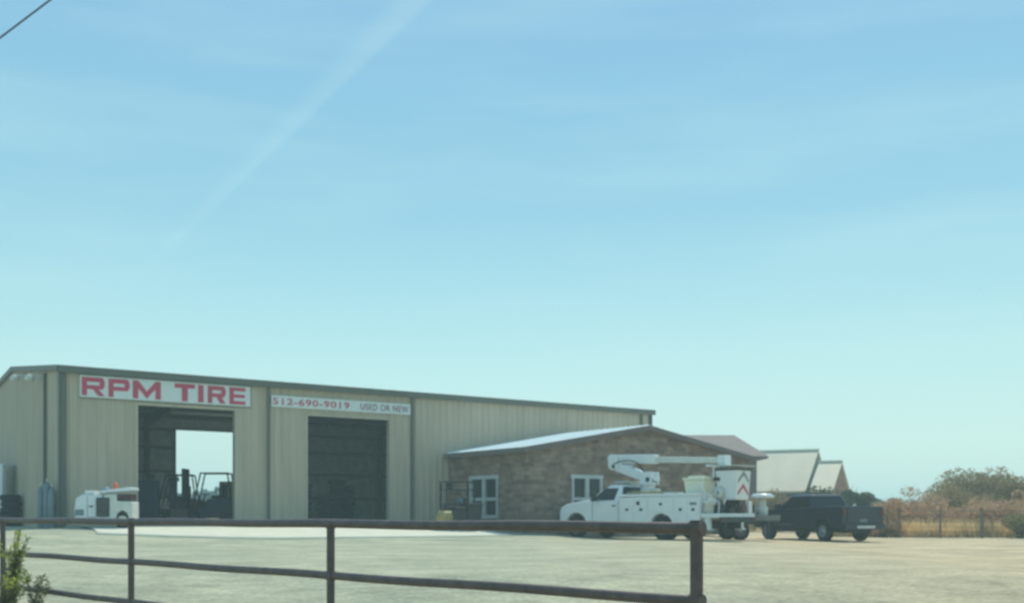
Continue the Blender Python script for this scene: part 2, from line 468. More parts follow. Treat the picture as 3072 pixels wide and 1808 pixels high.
for a in (7.45, 13.75):
    MB().box(a - .055, a + .055, -.13, -.045, .3, EAVE - .14).build('downspout', 'trim', shop, bevel=.01)
MB().box(-.14, -.04, 2.0, 2.1, .3, roofz(2.0) - .2).build('downspout', 'trim', shop, bevel=.01)
MB().box(LEN - .75, LEN - .62, -.13, -.045, 3.6, EAVE - .14).build('downspout', 'trim', shop, bevel=.01)
for a0, a1, z1 in ((D1A, D1B, D1T), (D2A, D2B, D2T)):
    MB().box(a0 - .06, a0 + .03, -.05, .2, FZ, z1 + .06).box(a1 - .03, a1 + .06, -.05, .2, FZ, z1 + .06)\
        .box(a0 + .031, a1 - .031, -.048, .198, z1 - .03, z1 + .06).build('door_frame', 'siding', shop)
MB().box(R1 - .06, R1 + .02, WID - .3, WID + .05, FZ, RT + .06).box(R2 - .02, R2 + .06, WID - .3, WID + .05, FZ, RT + .06)\
    .box(R1 + .021, R2 - .021, WID - .298, WID + .048, RT - .02, RT + .06).build('door_frame', 'trim', shop)
# interior framing
for a in (7.45, 13.75, 20.5):
    fr = MB()
    for t0 in (.18, WID - .5):
        fr.box(a - .09, a + .09, t0, t0 + .3, FZ, EAVE - .3)
    for sg in (0, 1):
        A = (.18, EAVE - .7) if sg == 0 else (WID - .18, EAVE - .7)
        B = (WID / 2, RIDGE - .5)
        fr.add([(a - .09, A[0], A[1]), (a + .09, A[0], A[1]), (a + .09, B[0], B[1]), (a - .09, B[0], B[1]),
                (a - .09, A[0], A[1] + .55), (a + .09, A[0], A[1] + .55), (a + .09, B[0], B[1] + .4), (a - .09, B[0], B[1] + .4)],
               [(0, 1, 2, 3), (4, 7, 6, 5), (0, 4, 5, 1), (1, 5, 6, 2), (2, 6, 7, 3), (3, 7, 4, 0)])
    fr.build('steel_frame', 'steel', shop)
gi = MB()
for z in (1.7, 3.0, 4.2, 5.1):
    for a0, a1 in ((.3, R1 - .1), (R2 + .1, LEN - .3)) if z < RT - .05 else ((.3, LEN - .3),):
        gi.box(a0, a1, WID - .38, WID - .17, z, z + .10)
    gi.box(.17, .38, .4, WID - .4, z + .02, z + .12)
for k in range(9):
    t = 1 + k * 1.72; gi.box(.3, LEN - .3, t - .04, t + .04, roofz(t) - .3, roofz(t) - .12)
gi.build('girt', 'steel', shop)
for (t, z) in ((5.6, 6.12), (2.9, 5.85)):
    f = MB().box(-.42, -.05, t - .08, t + .08, z, z + .1); f.lathe([(.04, .10), (.16, .02), (.17, -.14), (.0, -.14)], 'z', (-.42, t, z), 14)
    f.build('flood_light', 'whitedull', shop)

# signs on the shop
def text_mesh(body, w, h, bold=.02, depth=.012, shear=0):
    c = bpy.data.curves.new('txt', 'FONT'); c.body = body; c.offset = bold; c.extrude = depth / 2; c.resolution_u = 3
    c.space_character = 1.12
    o = bpy.data.objects.new('txt', c); COL.objects.link(o)
    bpy.context.view_layer.update()
    me = bpy.data.meshes.new_from_object(o.evaluated_get(bpy.context.evaluated_depsgraph_get()))
    bpy.data.objects.remove(o); bpy.data.curves.remove(c)
    x0 = min(v.co.x for v in me.vertices); x1 = max(v.co.x for v in me.vertices)
    y0 = min(v.co.y for v in me.vertices); y1 = max(v.co.y for v in me.vertices)
    for v in me.vertices:
        v.co.x = (v.co.x - x0) / (x1 - x0) * w; v.co.y = (v.co.y - y0) / (y1 - y0) * h
    return me
def put_text(body, s0, s1, z0, z1, m, parent, out, bold=.02, name='lettering'):
    me = text_mesh(body, s1 - s0, z1 - z0, bold)
    me.materials.clear(); me.materials.append(M[m])
    o = bpy.data.objects.new(name, me); COL.objects.link(o); o.parent = parent
    o.location = (s0, -out, z0); o.rotation_euler = (radians(90), 0, 0); return o
sg = thing('shop_sign', 'large white RPM TIRE sign with red block letters over the left bay door', 'sign', (CX, CY, 0), RZ)
MB().box(.60, 6.72, -.10, -.045, 4.93, 5.69).build('sign_panel', 'sign', sg, bevel=.008)
MBt = MB().box(.57, 6.75, -.085, -.042, 4.905, 4.928).box(.57, 6.75, -.085, -.042, 5.692, 5.715); MBt.build('sign_frame', 'trim', sg)
def block(ch, x0, x1, z0, z1, parent, y=-.118, d=.016):
    w, h = x1 - x0, z1 - z0; t = .24 * h; tw = min(.30 * w, .17); P = []
    def R(a, b, c, e): P.append([(a, c), (b, c), (b, e), (a, e)])
    if ch in 'RP':
        R(0, tw, 0, h); lo = .36 * h
        R(tw, w - tw, h - t, h); R(tw, w - tw, lo, lo + t * .9)
        k = .12
        P.append([(w - tw, lo), (w - k * .6, lo), (w, lo + k), (w, h - k), (w - k * .6, h), (w - tw, h)])
        if ch == 'R': P.append([(w * .48, lo), (w * .48 + tw * 1.15, lo), (w, 0), (w - tw * 1.25, 0)])
    elif ch == 'M':
        m_ = .19 * w
        R(0, m_, 0, h); R(w - m_, w, 0, h)
        P.append([(m_, h), (m_, h - t * 1.7), (w / 2, .02 * h), (w / 2, t * 1.75)])
        P.append([(w - m_, h), (w / 2, t * 1.75), (w / 2, .02 * h), (w - m_, h - t * 1.7)])
    elif ch == 'T': R(0, w, h - t, h); R(w / 2 - tw * .62, w / 2 + tw * .62, 0, h - t)
    elif ch == 'I': R(0, w, 0, h)
    elif ch == 'E':
        R(0, tw, 0, h); R(tw, w, h - t * .85, h); R(tw, w * .96, h / 2 - t * .4, h / 2 + t * .4); R(tw, w, 0, t * .85)
    m = MB()
    for p in P: m.prism([(x0 + a, z0 + b) for a, b in p], 'y', y, y + d)
    return m.build('letter', 'red', parent)
def s_of(px):
    u = (px - 1536) / 3200; return (u * CY - CX) / (.8158 - .5784 * u)
for ch, a, b_ in (('R', .66, 1.42), ('P', 1.55, 2.27), ('M', 2.38, 3.36), ('T', 3.86, 4.60), ('I', 4.72, 4.92), ('R', 5.08, 5.76), ('E', 5.90, 6.52)):
    block(ch, a, b_, 4.99, 5.62, sg)
sg = thing('shop_sign', 'narrow white banner sign with phone number over the right bay door', 'sign', (CX, CY, 0), RZ)
MB().box(7.56, 13.66, -.09, -.045, 5.0, 5.44).build('sign_panel', 'sign', sg, bevel=.006)
put_text('512-690-9019', 7.62, 10.85, 5.09, 5.35, 'red', sg, .098, .012)
put_text('USED OR NEW', 11.35, 13.55, 5.09, 5.35, 'greytext', sg, .098, .008)

# ------------------------------------------------------------------ office
OS, OT, OW = 15.56, 5.63, 12.35
OE, OR_ = 3.42, 4.50
office = thing('stone_office', 'low brown stone office with white metal roof joined to the shop', 'building', (CX, CY, 0), RZ)
def wall_with_holes(mb, a0, a1, z0, ztop, holes, place, th=.25):
    """solid wall with rectangular openings; holes (a,b,z0,z1) sorted"""
    cuts = sorted(set([a0, a1] + [h[0] for h in holes] + [h[1] for h in holes] + ([OS + OW / 2] if a0 < OS + OW / 2 < a1 else [])))
    for p, q in zip(cuts, cuts[1:]):
        hs = [h for h in holes if h[0] <= p + 1e-6 and h[1] >= q - 1e-6]
        bands = [(z0, None)] if not hs else [(z0, hs[0][2]), (hs[0][3], None)]
        for b0, b1 in bands:
            zp = ztop(p) if b1 is None else b1; zq = ztop(q) if b1 is None else b1
            v = [place(p, 0, b0), place(q, 0, b0), place(q, 0, zq), place(p, 0, zp), place(p, th, b0), place(q, th, b0), place(q, th, zq), place(p, th, zp)]
            mb.add(v, [(0, 1, 2, 3), (4, 7, 6, 5), (0, 3, 7, 4), (1, 5, 6, 2), (3, 2, 6, 7), (0, 4, 5, 1)])
def oz(s): return OE + (OR_ - OE) * (1 - abs(s - OS - OW / 2) / (OW / 2)) - .02
WB, WT = .75, 2.42
wins_side = [(1.68, 3.72, WB, WT)]
wins_front = [(OS + 2.21, OS + 3.78, WB, WT), (OS + 8.6, OS + 10.17, WB, WT)]
sw = MB(); wall_with_holes(sw, .05, OT, 0, lambda a: OE - .05, wins_side, lambda a, d, z: (OS + d, -a, z))
sw.build('side_wall', 'stone', office)
gw = MB(); wall_with_holes(gw, OS + .255, OS + OW, 0, oz, wins_front, lambda a, d, z: (a, -OT + d, z))
gw.build('gable_wall', 'stone', office)
MB().box(OS + OW - .25, OS + OW - .002, -OT + .252, -.05, 0, OE - .05).build('side_wall', 'stone', office)
def roof_slab(mb, a0, z0, a1, z1, t0, t1, th=.09):
    mb.add([(a0, t0, z0), (a1, t0, z1), (a1, t1, z1), (a0, t1, z0), (a0, t0, z0 - th), (a1, t0, z1 - th), (a1, t1, z1 - th), (a0, t1, z0 - th)],
           [(0, 1, 2, 3), (4, 7, 6, 5), (0, 4, 5, 1), (1, 5, 6, 2), (2, 6, 7, 3), (3, 7, 4, 0)])
mid = OS + OW / 2; slope = (OR_ - OE) / (OW / 2)
rr = MB()
roof_slab(rr, OS - .25, OE + .08 - .25 * slope, mid, OR_ + .08, -OT - .22, -.06)
roof_slab(rr, OS + OW + .25, OE + .08 - .25 * slope, mid + .001, OR_ + .08, -OT - .22, -.06)
k = -OT - .1
while k < -.2:
    for e0, e1 in ((OS - .25, mid), (OS + OW + .25, mid)):
        z0 = OE + .08 - .25 * slope; z1 = OR_ + .08
        rr.add([(e0, k - .025, z0), (e0, k + .025, z0), (e1, k + .025, z1), (e1, k - .025, z1), (e0, k, z0 + .035), (e1, k, z1 + .035)], [(0, 4, 1), (0, 3, 5, 4), (1, 4, 5, 2), (2, 5, 3)])
    k += .45
rr.build('roof', 'roofmetal', office)
fa = MB()
for e0, e1 in ((OS - .27, mid), (OS + OW + .27, mid)):
    z0 = OE - .02 - .25 * slope; z1 = OR_ - .02
    fa.add([(e0, -OT - .25, z0 - .12), (e1, -OT - .25, z1 - .12), (e1, -OT - .25, z1 + .09), (e0, -OT - .25, z0 + .09),
            (e0, -OT - .225, z0 - .12), (e1, -OT - .225, z1 - .12), (e1, -OT - .225, z1 + .09), (e0, -OT - .225, z0 + .09)],
           [(0, 1, 2, 3), (4, 7, 6, 5), (0, 4, 5, 1), (2, 6, 7, 3), (3, 7, 4, 0), (1, 5, 6, 2)])
fa.build('fascia', 'brownroof', office)
MB().box(OS - .29, OS - .255, -OT - .2, -.1, OE - .17, OE + .02).build('fascia', 'brownroof', office)
def window(parent, place, w, z0, z1, fw_=.11, midz=None):
    f = MB()
    def bx(a0, a1, b0, b1, d0=-.03, d1=.12):
        v = [place(a, d, z) for a in (a0, a1) for d in (d0, d1) for z in (b0, b1)]
        f.add(v, [(0, 1, 3, 2), (4, 6, 7, 5), (0, 4, 5, 1), (2, 3, 7, 6), (0, 2, 6, 4), (1, 5, 7, 3)])
    bx(0, fw_, z0 + fw_, z1 - fw_); bx(w - fw_, w, z0 + fw_, z1 - fw_); bx(-.05, w + .05, z1 - fw_, z1 + .04); bx(-.05, w + .05, z0 - .03, z0 + fw_, -.07)
    bx(w / 2 - .09, w / 2 + .09, z0 + fw_, z1 - fw_, -.028)
    mz = midz or (z0 + z1) / 2
    bx(fw_, w / 2 - .09, mz - .06, mz + .06, -.025); bx(w / 2 + .09, w - fw_, mz - .06, mz + .06, -.025)
    fo = f.build('window', 'winframe', parent)
    gp = MB(); v = [place(a, d, z) for a in (fw_ / 2, w - fw_ / 2) for d in (.07, .09) for z in (z0 + .05, z1 - .05)]
    gp.add(v, [(0, 1, 3, 2), (4, 6, 7, 5), (0, 4, 5, 1), (2, 3, 7, 6), (0, 2, 6, 4), (1, 5, 7, 3)])
    gp.build('pane', 'glass_dark', fo)
for h in wins_side: window(office, lambda a, d, z, h=h: (OS + d, -(h[1] - a), z), h[1] - h[0], h[2], h[3], midz=1.5)
for h in wins_front: window(office, lambda a, d, z, h=h: (h[0] + a, -OT + d, z), h[1] - h[0], h[2], h[3], midz=1.5)

# ------------------------------------------------------------------ background buildings
b = thing('background_building', 'dark brown shingled roof rising behind the stone office', 'building', (0, 0, 0))
# gabled building, ridge running left-right
hb = MB().box(8.0, 15.6, 68, 78, -.2, 4.4); hb.build('wall', 'brownroof', b)
hr = MB()
hr.add([(7.6, 67.4, 4.55), (16.2, 67.4, 4.55), (15.1, 72.5, 6.25), (7.6, 72.5, 6.25), (7.6, 78.5, 4.55), (16.2, 78.5, 4.55),
        (7.6, 67.4, 4.4), (16.2, 67.4, 4.4), (7.6, 78.5, 4.4), (16.2, 78.5, 4.4)],
       [(0, 1, 2, 3), (3, 2, 5, 4), (1, 5, 2), (0, 6, 7, 1), (1, 7, 9, 5), (5, 9, 8, 4), (4, 8, 6, 0), (6, 8, 9, 7), (0, 3, 4)])
hr.build('roof', 'brownroof', b)
def steep_house(label, x0, x1, y, zr, zd, depth, wallm):
    b = thing('steep_roof_house', label, 'house', (0, 0, 0), 0, 'steep roofed houses beyond the lot')
    ze = 2.6; hd = depth / 2
    r = MB()
    # roof planes with thickness, ridge left-right, right rake visible
    for s_ in (-1, 1):
        y0 = y + hd + s_ * (hd + .4); yr = y + hd
        r.add([(x0, y0, ze), (x1, y0, ze), (x1 + .0, yr, zr), (x0, yr, zr), (x0, y0, ze - .15), (x1, y0, ze - .15), (x1, yr, zr - .15), (x0, yr, zr - .15)],
              [(0, 1, 2, 3), (4, 7, 6, 5), (0, 4, 5, 1), (1, 5, 6, 2), (0, 3, 7, 4)])
    k = x0 + .25
    while k < x1:
        r.add([(k - .02, y - .4, ze), (k + .02, y - .4, ze), (k + .02, y + hd, zr), (k - .02, y + hd, zr), (k, y - .4, ze + .012), (k, y + hd, zr + .012)], [(0, 4, 1), (0, 3, 5, 4), (1, 4, 5, 2)])
        k += .3
    r.build('roof', 'houseroof', b)
    w_ = MB().prism([(y, -.2), (y + depth, -.2), (y + depth, ze - .1), (y + hd, zr - .3), (y, ze - .1)], 'x', x0 + .1, x1 - .15)
    w_.build('wall', wallm, b)
    MB().box(x0 - .05, x1 + .05, y + hd - .12, y + hd + .12, zr - .03, zr + .1).build('ridge_cap', 'cream', b)
    return b
def place_house(o, px, py, rz):
    o.location = (px, py, 0); o.rotation_euler = (0, 0, rz)
h1 = steep_house('large steep pale green metal roof with dark gable behind the black pickup', -9.5, 0, -4.5, 5.9, .2, 9, 'housewall')
place_house(h1, 24.0, 83.5, radians(-27))
h2 = steep_house('small steep pale metal roof with brown gable right of the larger steep roof', -1.65, 0, -3.2, 4.75, .2, 6.4, 'housebrown')
place_house(h2, 24.3, 78.5, radians(-27))

# ------------------------------------------------------------------ vehicles
def wheel(parent, x, y, r, w, rimm='darkmetal', hub='chrome', side=1, dual=False):
    """side=+1 outer face towards +y. returns wheel object (tyre as own mesh, rim child)"""
    prof = [(r * .62, -w / 2), (r * .93, -w / 2), (r, -w / 2 + .035), (r, w / 2 - .035), (r * .93, w / 2), (r * .62, w / 2)]
    wo = MB().lathe(prof, 'y', (0, 0, 0), 28).build('wheel', 'rubber', parent)
    wo.location = (x, y, r)
    rm = MB()
    rm.lathe([(r * .62, w / 2 * side), (r * .58, w * .25 * side), (r * .5, w * .2 * side), (r * .2, w * .30 * side), (.0, w * .32 * side)], 'y', (0, 0, 0), 24)
    rm.lathe([(r * .62, -w / 2 * side), (r * .3, -w * .3 * side), (0, -w * .3 * side)], 'y', (0, 0, 0), 24)
    rm.build('rim', rimm, wo)
    MB().lathe([(r * .22, w * .28 * side), (r * .2, w * .42 * side), (0, w * .44 * side)], 'y', (0, 0, 0), 16).build('hub_cap', hub, wo)
    for k in range(6):
        pass
    return wo
def arch(cx, r, zb, n=10):
    """points of a wheel-arch notch from left to right at sill height zb"""
    out = []
    a0 = math.asin(max(-1, min(1, (zb - .42) / r)))
    for i in range(n + 1):
        a = pi - a0 - (pi - 2 * a0) * i / n
        out.append((cx + r * cos(a), .42 + r * sin(a)))
    return out

# --- bucket truck (local x forward, y left = near side)
TF = radians(134.4)
tf = Vector((cos(TF), sin(TF))); tl = Vector((-sin(TF), cos(TF)))
torg = Vector((5.23, 36.9)) - .98 * tl
tr = thing('bucket_truck', 'white utility bucket truck with folded boom parked before the stone office', 'truck', (torg.x, torg.y, .0), TF)
WBASE = 4.1
# cab body
prof = [(1.95, .50)] + [(2.9, .50)] + arch(WBASE, .52, .50) + [(4.78, .46), (4.92, .55), (4.93, .98), (4.86, 1.15), (4.6, 1.27), (4.1, 1.35), (3.58, 1.42), (3.2, 1.37), (2.75, 1.37), (1.95, 1.42)]
MB().prism(prof, 'y', -.96, .96).build('cab_body', 'white', tr, bevel=.06)
# greenhouse
def gh(x, zb, zt_, wb, wt): return [(x, wb, zb), (x, wt, zt_), (x, -wt, zt_), (x, -wb, zb)]
def greenhouse(parent, base, roofp, wb, wt, m, name='cab_top'):
    """base=(xr,xf,z) roofp=(xr,xf,z)"""
    xr, xf, zb = base; rr_, rfx, zt_ = roofp
    v = [(xr, wb, zb), (xf, wb, zb), (xf, -wb, zb), (xr, -wb, zb), (rr_, wt, zt_), (rfx, wt, zt_), (rfx, -wt, zt_), (rr_, -wt, zt_)]
    return MB().add(v, [(0, 3, 2, 1), (4, 5, 6, 7), (0, 1, 5, 4), (1, 2, 6, 5), (2, 3, 7, 6), (3, 0, 4, 7)]).build(name, m, parent, bevel=.09)
def inter(p, q, u): return tuple(p[i] * (1 - u) + q[i] * u for i in range(3))
def side_glass(parent, base, roofp, wb, wt, u0, u1, v0, v1, side, name='side_window', push=.012, m='glass_dark', lean=0):
    xr, xf, zb = base; rr_, rfx, zt_ = roofp
    B0, B1 = (xr, wb * side, zb), (xf, wb * side, zb); T0, T1 = (rr_, wt * side, zt_), (rfx, wt * side, zt_)
    def Q(u, v): return inter(inter(B0, B1, u), inter(T0, T1, u), v)
    pts = [Q(u0, v0), Q(u1, v0), Q(u1, v1), Q(u0, v1)]
    a = [(p[0], p[1] + push * side, p[2]) for p in pts]; c = [(p[0], p[1] - .02 * side, p[2]) for p in pts]
    return MB().add(a + c, [(0, 1, 2, 3), (7, 6, 5, 4), (0, 4, 5, 1), (1, 5, 6, 2), (2, 6, 7, 3), (3, 7, 4, 0)]).build(name, m, parent)
GB, GR = (1.98, 3.62, 1.36), (2.02, 2.62, 1.96)
greenhouse(tr, GB, GR, .93, .74, 'white')
for s_ in (1, -1): side_glass(tr, GB, GR, .93, .74, .18, .90, .08, .80, s_)
def endglass(parent, xb, xt, zb, zt_, wb, wt, m='glass_dark', name='windshield', push=.012, fwd=1):
    u0, u1 = .10, .88
    def Q(u, s_): return (xb * (1 - u) + xt * u + push * fwd, s_ * (wb * (1 - u) + wt * u) * .9, zb * (1 - u) + zt_ * u)
    a = [Q(u0, 1), Q(u0, -1), Q(u1, -1), Q(u1, 1)]; c = [(p[0] - .03 * fwd, p[1], p[2]) for p in a]
    return MB().add(a + c, [(0, 1, 2, 3), (7, 6, 5, 4), (0, 4, 5, 1), (1, 5, 6, 2), (2, 6, 7, 3), (3, 7, 4, 0)]).build(name, m, parent)
endglass(tr, 3.62, 2.62, 1.36, 1.96, .93, .74)
endglass(tr, 1.98, 2.02, 1.36, 1.96, .93, .74, name='rear_window', fwd=-1)
for s_ in (1, -1):
    MB().box(2.95, 3.12, .98 * s_ - .0 if s_ > 0 else -1.28, 1.28 if s_ > 0 else -.98, 1.38, 1.42).box(2.94, 3.06, 1.12 if s_ > 0 else -1.3, 1.3 if s_ > 0 else -1.12, 1.36, 1.68).build('side_mirror', 'darkmetal', tr, bevel=.02)
    MB().box(4.885, 4.95, .55 if s_ > 0 else -.88, .88 if s_ > 0 else -.55, .86, 1.06).build('headlight', 'chrome', tr, bevel=.02)
    MB().box(2.15, 2.32, s_ * .955 - .02, s_ * .955 + .035, 1.18, 1.22).build('door_handle', 'darkmetal', tr)
MB().box(4.9, 4.96, -.5, .5, .62, 1.05).build('radiator_grille', 'darkmetal', tr, bevel=.015)
MB().box(4.86, 5.06, -.98, .98, .38, .60).build('front_bumper', 'chrome', tr, bevel=.04)
MB().box(1.6, 3.7, -.35, .35, .36, .56).box(-2.2, 4.6, -.48, -.38, .42, .62).box(-2.2, 4.6, .38, .48, .42, .62).box(-.08, .08, -.9, .9, .34, .5).box(WBASE - .08, WBASE + .08, -.9, .9, .34, .5).build('chassis', 'darkmetal', tr)
MB().box(1.95, 3.35, .90, 1.06, .34, .40).build('step', 'chrome', tr)
# service body
sbp = [(-1.62, .56)] + arch(0, .50, .56) + [(1.86, .56), (1.86, 1.50), (-1.62, 1.52)]
MB().prism(sbp, 'y', .62, 1.10).build('service_body', 'white', tr, bevel=.025)
MB().prism(sbp, 'y', -1.10, -.62).build('service_body', 'white', tr, bevel=.025)
MB().box(-1.60, 1.84, -.615, .615, .72, .86).box(1.74, 1.84, -.615, .615, .865, 1.48).box(-1.62, -1.56, -.61, .61, .865, 1.1).build('load_bed', 'whitedull', tr)
MB().box(-1.66, 1.95, .60, 1.13, 1.515, 1.60).build('body_lid', 'white', tr, bevel=.02)
MB().box(-1.66, 1.95, -1.13, -.60, 1.515, 1.60).build('body_lid', 'white', tr, bevel=.02)
for i, (a, b_, z0, z1) in enumerate(((1.20, 1.80, .62, 1.46), (.58, 1.16, .62, 1.46), (-.52, .54, 1.0, 1.46), (-1.10, -.56, .62, 1.46), (-1.58, -1.14, .62, 1.46))):
    d = MB().box(a, b_, 1.10, 1.118, z0, z1).build('locker_door', 'white', tr, bevel=.008)
    MB().box((a + b_) / 2 - .06, (a + b_) / 2 + .06, 1.118, 1.135, (z0 + z1) / 2 - .03, (z0 + z1) / 2 + .06).build('latch', 'darkmetal', d)
# tail shelf
MB().box(-2.35, -1.63, -1.08, 1.08, .78, .92).build('tail_shelf', 'white', tr, bevel=.015)
MB().box(-2.42, -2.36, -1.05, 1.05, .62, .80).build('rear_bumper', 'darkmetal', tr, bevel=.01)
for s_ in (1, -1):
    MB().box(-2.44, -2.425, s_ * .9 - .09, s_ * .9 + .09, .66, .76).build('tail_light', 'redlens', tr)
    MB().box(-1.95, -1.75, s_ * .95 - .07, s_ * .95 + .07, .40, .78).box(-2.0, -1.7, s_ * .95 - .12, s_ * .95 + .12, .36, .40).build('outrigger', 'white', tr, bevel=.01)
# hoses and reels on the shelf
gm = MB(); gm.lathe([(.08, -.1), (.24, -.1), (.24, -.07), (.12, -.07), (.12, .07), (.24, .07), (.24, .1), (.08, .1)], 'y', (-2.05, -.15, 1.18), 20)
gm.box(-2.25, -1.85, -.05, .28, .93, 1.12); gm.lathe([(0, .93), (.17, .93), (.19, 1.22), (0, 1.22)], 'z', (-2.05, .62, 0), 14)
gm.build('hose_reel', 'darkmetal', tr)
MB().lathe([(.0, 0), (.15, 0), (.17, .30), (.19, .31), (.19, .36), (0, .40)], 'z', (-1.85, .88, .93), 16).build('water_cooler', 'whitedull', tr)
# hoses, grab rails, fuel door, seams and tools that break up the body
def hose(pts, r, name, m='rubber', n=6):
    h_ = MB(); q_ = []
    for i in range(len(pts) - 1):
        p0_, p1_ = Vector(pts[max(i - 1, 0)]), Vector(pts[i]); p2_, p3_ = Vector(pts[i + 1]), Vector(pts[min(i + 2, len(pts) - 1)])
        for j in range(6):
            t_ = j / 6
            q_.append(.5 * ((2 * p1_) + (-p0_ + p2_) * t_ + (2 * p0_ - 5 * p1_ + 4 * p2_ - p3_) * t_ ** 2 + (-p0_ + 3 * p1_ - 3 * p2_ + p3_) * t_ ** 3))
    q_.append(Vector(pts[-1]))
    for a_, b2 in zip(q_, q_[1:]): h_.cyl(a_, b2, r, n=n, caps=False)
    return h_.build(name, m, tr)
hose([(-1.7, .12, 2.62), (-1.95, .25, 2.35), (-1.8, .3, 2.1), (-1.72, .36, 2.25)], .022, 'hydraulic_hose')
hose([(1.3, .2, 2.2), (1.7, .3, 2.75), (2.4, .24, 2.85), (2.9, .2, 2.75)], .022, 'hydraulic_hose')
hose([(1.3, -.2, 1.65), (1.5, -.3, 2.0), (1.25, -.2, 2.3)], .025, 'hydraulic_hose')
hose([(-1.7, .95, .95), (-1.72, .97, 1.45), (-1.66, 1.0, 1.85), (-1.4, 1.0, 1.86), (-1.38, 1.0, 1.62)], .018, 'grab_rail', 'white')
hose([(-2.3, 1.0, .92), (-2.3, 1.0, 1.3), (-2.0, 1.0, 1.35), (-1.7, 1.0, 1.3)], .018, 'grab_rail', 'white')
MB().box(2.03, 2.045, .962, .966, .55, 1.36).box(2.046, 3.26, .962, .966, .545, .56).box(3.26, 3.275, .962, .966, .55, 1.36).build('door_seam', 'darkmetal', tr)
MB().lathe([(0, 0), (.075, 0), (.075, .02), (0, .025)], 'y', (1.0, 1.118, 1.28), 14).build('fuel_cap', 'darkmetal', tr)
MB().box(-1.50, -1.22, 1.12, 1.124, 1.20, 1.30).build('unit_decal', 'bluegrey', tr)
MB().cyl((.1, .85, 1.66), (1.7, .85, 1.66), .035).cyl((.2, .95, 1.66), (1.3, .95, 1.66), .025).build('pole_tool', 'yellow', tr)
MB().box(-2.2, -1.9, -.75, -.4, .93, 1.4).box(-2.28, -2.2, -.7, -.45, 1.0, 1.2).build('vise_box', 'steel', tr, bevel=.02)
# wheels
for s_ in (1, -1):
    wheel(tr, WBASE, s_ * .85, .42, .24, 'steel', 'bluegrey', s_)
    wheel(tr, 0, s_ * .95, .42, .24, 'steel', 'bluegrey', s_); wheel(tr, 0, s_ * .68, .42, .24, 'steel', 'darkmetal', s_)
# aerial lift
MB().lathe([(.34, .87), (.34, 1.45), (.28, 1.5), (.26, 1.95), (.30, 1.96), (.30, 2.06), (0, 2.06)], 'z', (1.45, 0, 0), 22).build('turret', 'white', tr)
MB().box(1.12, 1.62, -.26, -.16, 1.95, 2.42).box(1.12, 1.62, .16, .26, 1.95, 2.42).box(1.0, 1.3, -.14, .14, 2.08, 2.24).build('turret_bracket', 'white', tr, bevel=.02)
def beam(p, q, h0, h1, w0, w1, name, m, bevel=.03):
    p, q = Vector(p), Vector(q); d = (q - p).normalized(); up = Vector((0, 1, 0)).cross(d)
    if up.z < 0: up = -up
    sec = lambda c, h, w_: [c + up * h / 2 + Vector((0, w_ / 2, 0)), c + up * h / 2 - Vector((0, w_ / 2, 0)), c - up * h / 2 - Vector((0, w_ / 2, 0)), c - up * h / 2 + Vector((0, w_ / 2, 0))]
    return MB().loft([sec(p, h0, w0), sec(q, h1, w1)]).build(name, m, tr, bevel=bevel)
beam((1.25, 0, 2.12), (2.92, 0, 2.70), .30, .36, .28, .28, 'lower_boom', 'white')
MB().prism([(2.66, 2.62), (3.02, 2.52), (3.16, 2.64), (3.19, 3.03), (3.08, 3.10), (2.75, 3.09)], 'y', .145, .20).prism([(2.66, 2.62), (3.02, 2.52), (3.16, 2.64), (3.19, 3.03), (3.08, 3.10), (2.75, 3.09)], 'y', -.20, -.145).prism([(2.98, 2.58), (3.13, 2.66), (3.15, 3.0), (2.98, 3.06)], 'y', -.143, .143).build('elbow', 'white', tr, bevel=.02)
beam((3.12, 0, 2.95), (1.05, 0, 2.87), .30, .34, .27, .27, 'upper_boom', 'white')
beam((1.25, 0, 2.86), (-1.75, 0, 2.73), .21, .20, .21, .21, 'boom_extension', 'whitedull')
MB().cyl((2.9, -.235, 2.66), (2.9, .235, 2.66), .07).build('pivot_pin', 'darkmetal', tr)
MB().cyl((1.25, -.28, 2.14), (1.25, .28, 2.14), .09).build('pivot_pin', 'darkmetal', tr)
MB().box(-2.3, -1.7, -1.0, -.8, .93, 1.35).build('tool_chest', 'white', tr, bevel=.02)
MB().lathe([(.05, -.12), (.22, -.12), (.22, -.09), (.09, -.09), (.09, .09), (.22, .09), (.22, .12), (.05, .12)], 'y', (-1.9, .35, 1.62), 20).build('cable_reel', 'whitedull', tr)
MB().box(-1.95, -1.85, .2, .5, .93, 1.45).build('reel_stand', 'bluegrey', tr, bevel=.01)
MB().cyl((1.55, 0, 2.30), (2.0, 0, 2.36), .075).cyl((1.9, 0, 2.36), (2.25, 0, 2.78), .04).build('lift_cylinder', 'chrome', tr)
MB().box(-2.0, -1.68, -.17, .17, 2.55, 2.90).cyl((-1.8, -.22, 2.72), (-1.8, .22, 2.72), .10).build('boom_tip', 'white', tr, bevel=.02)
MB().box(-1.32, -1.22, -.30, .18, 2.52, 2.60).cyl((-1.27, -.2, 1.0), (-1.27, -.2, 2.52), .04).build('boom_rest', 'white', tr)
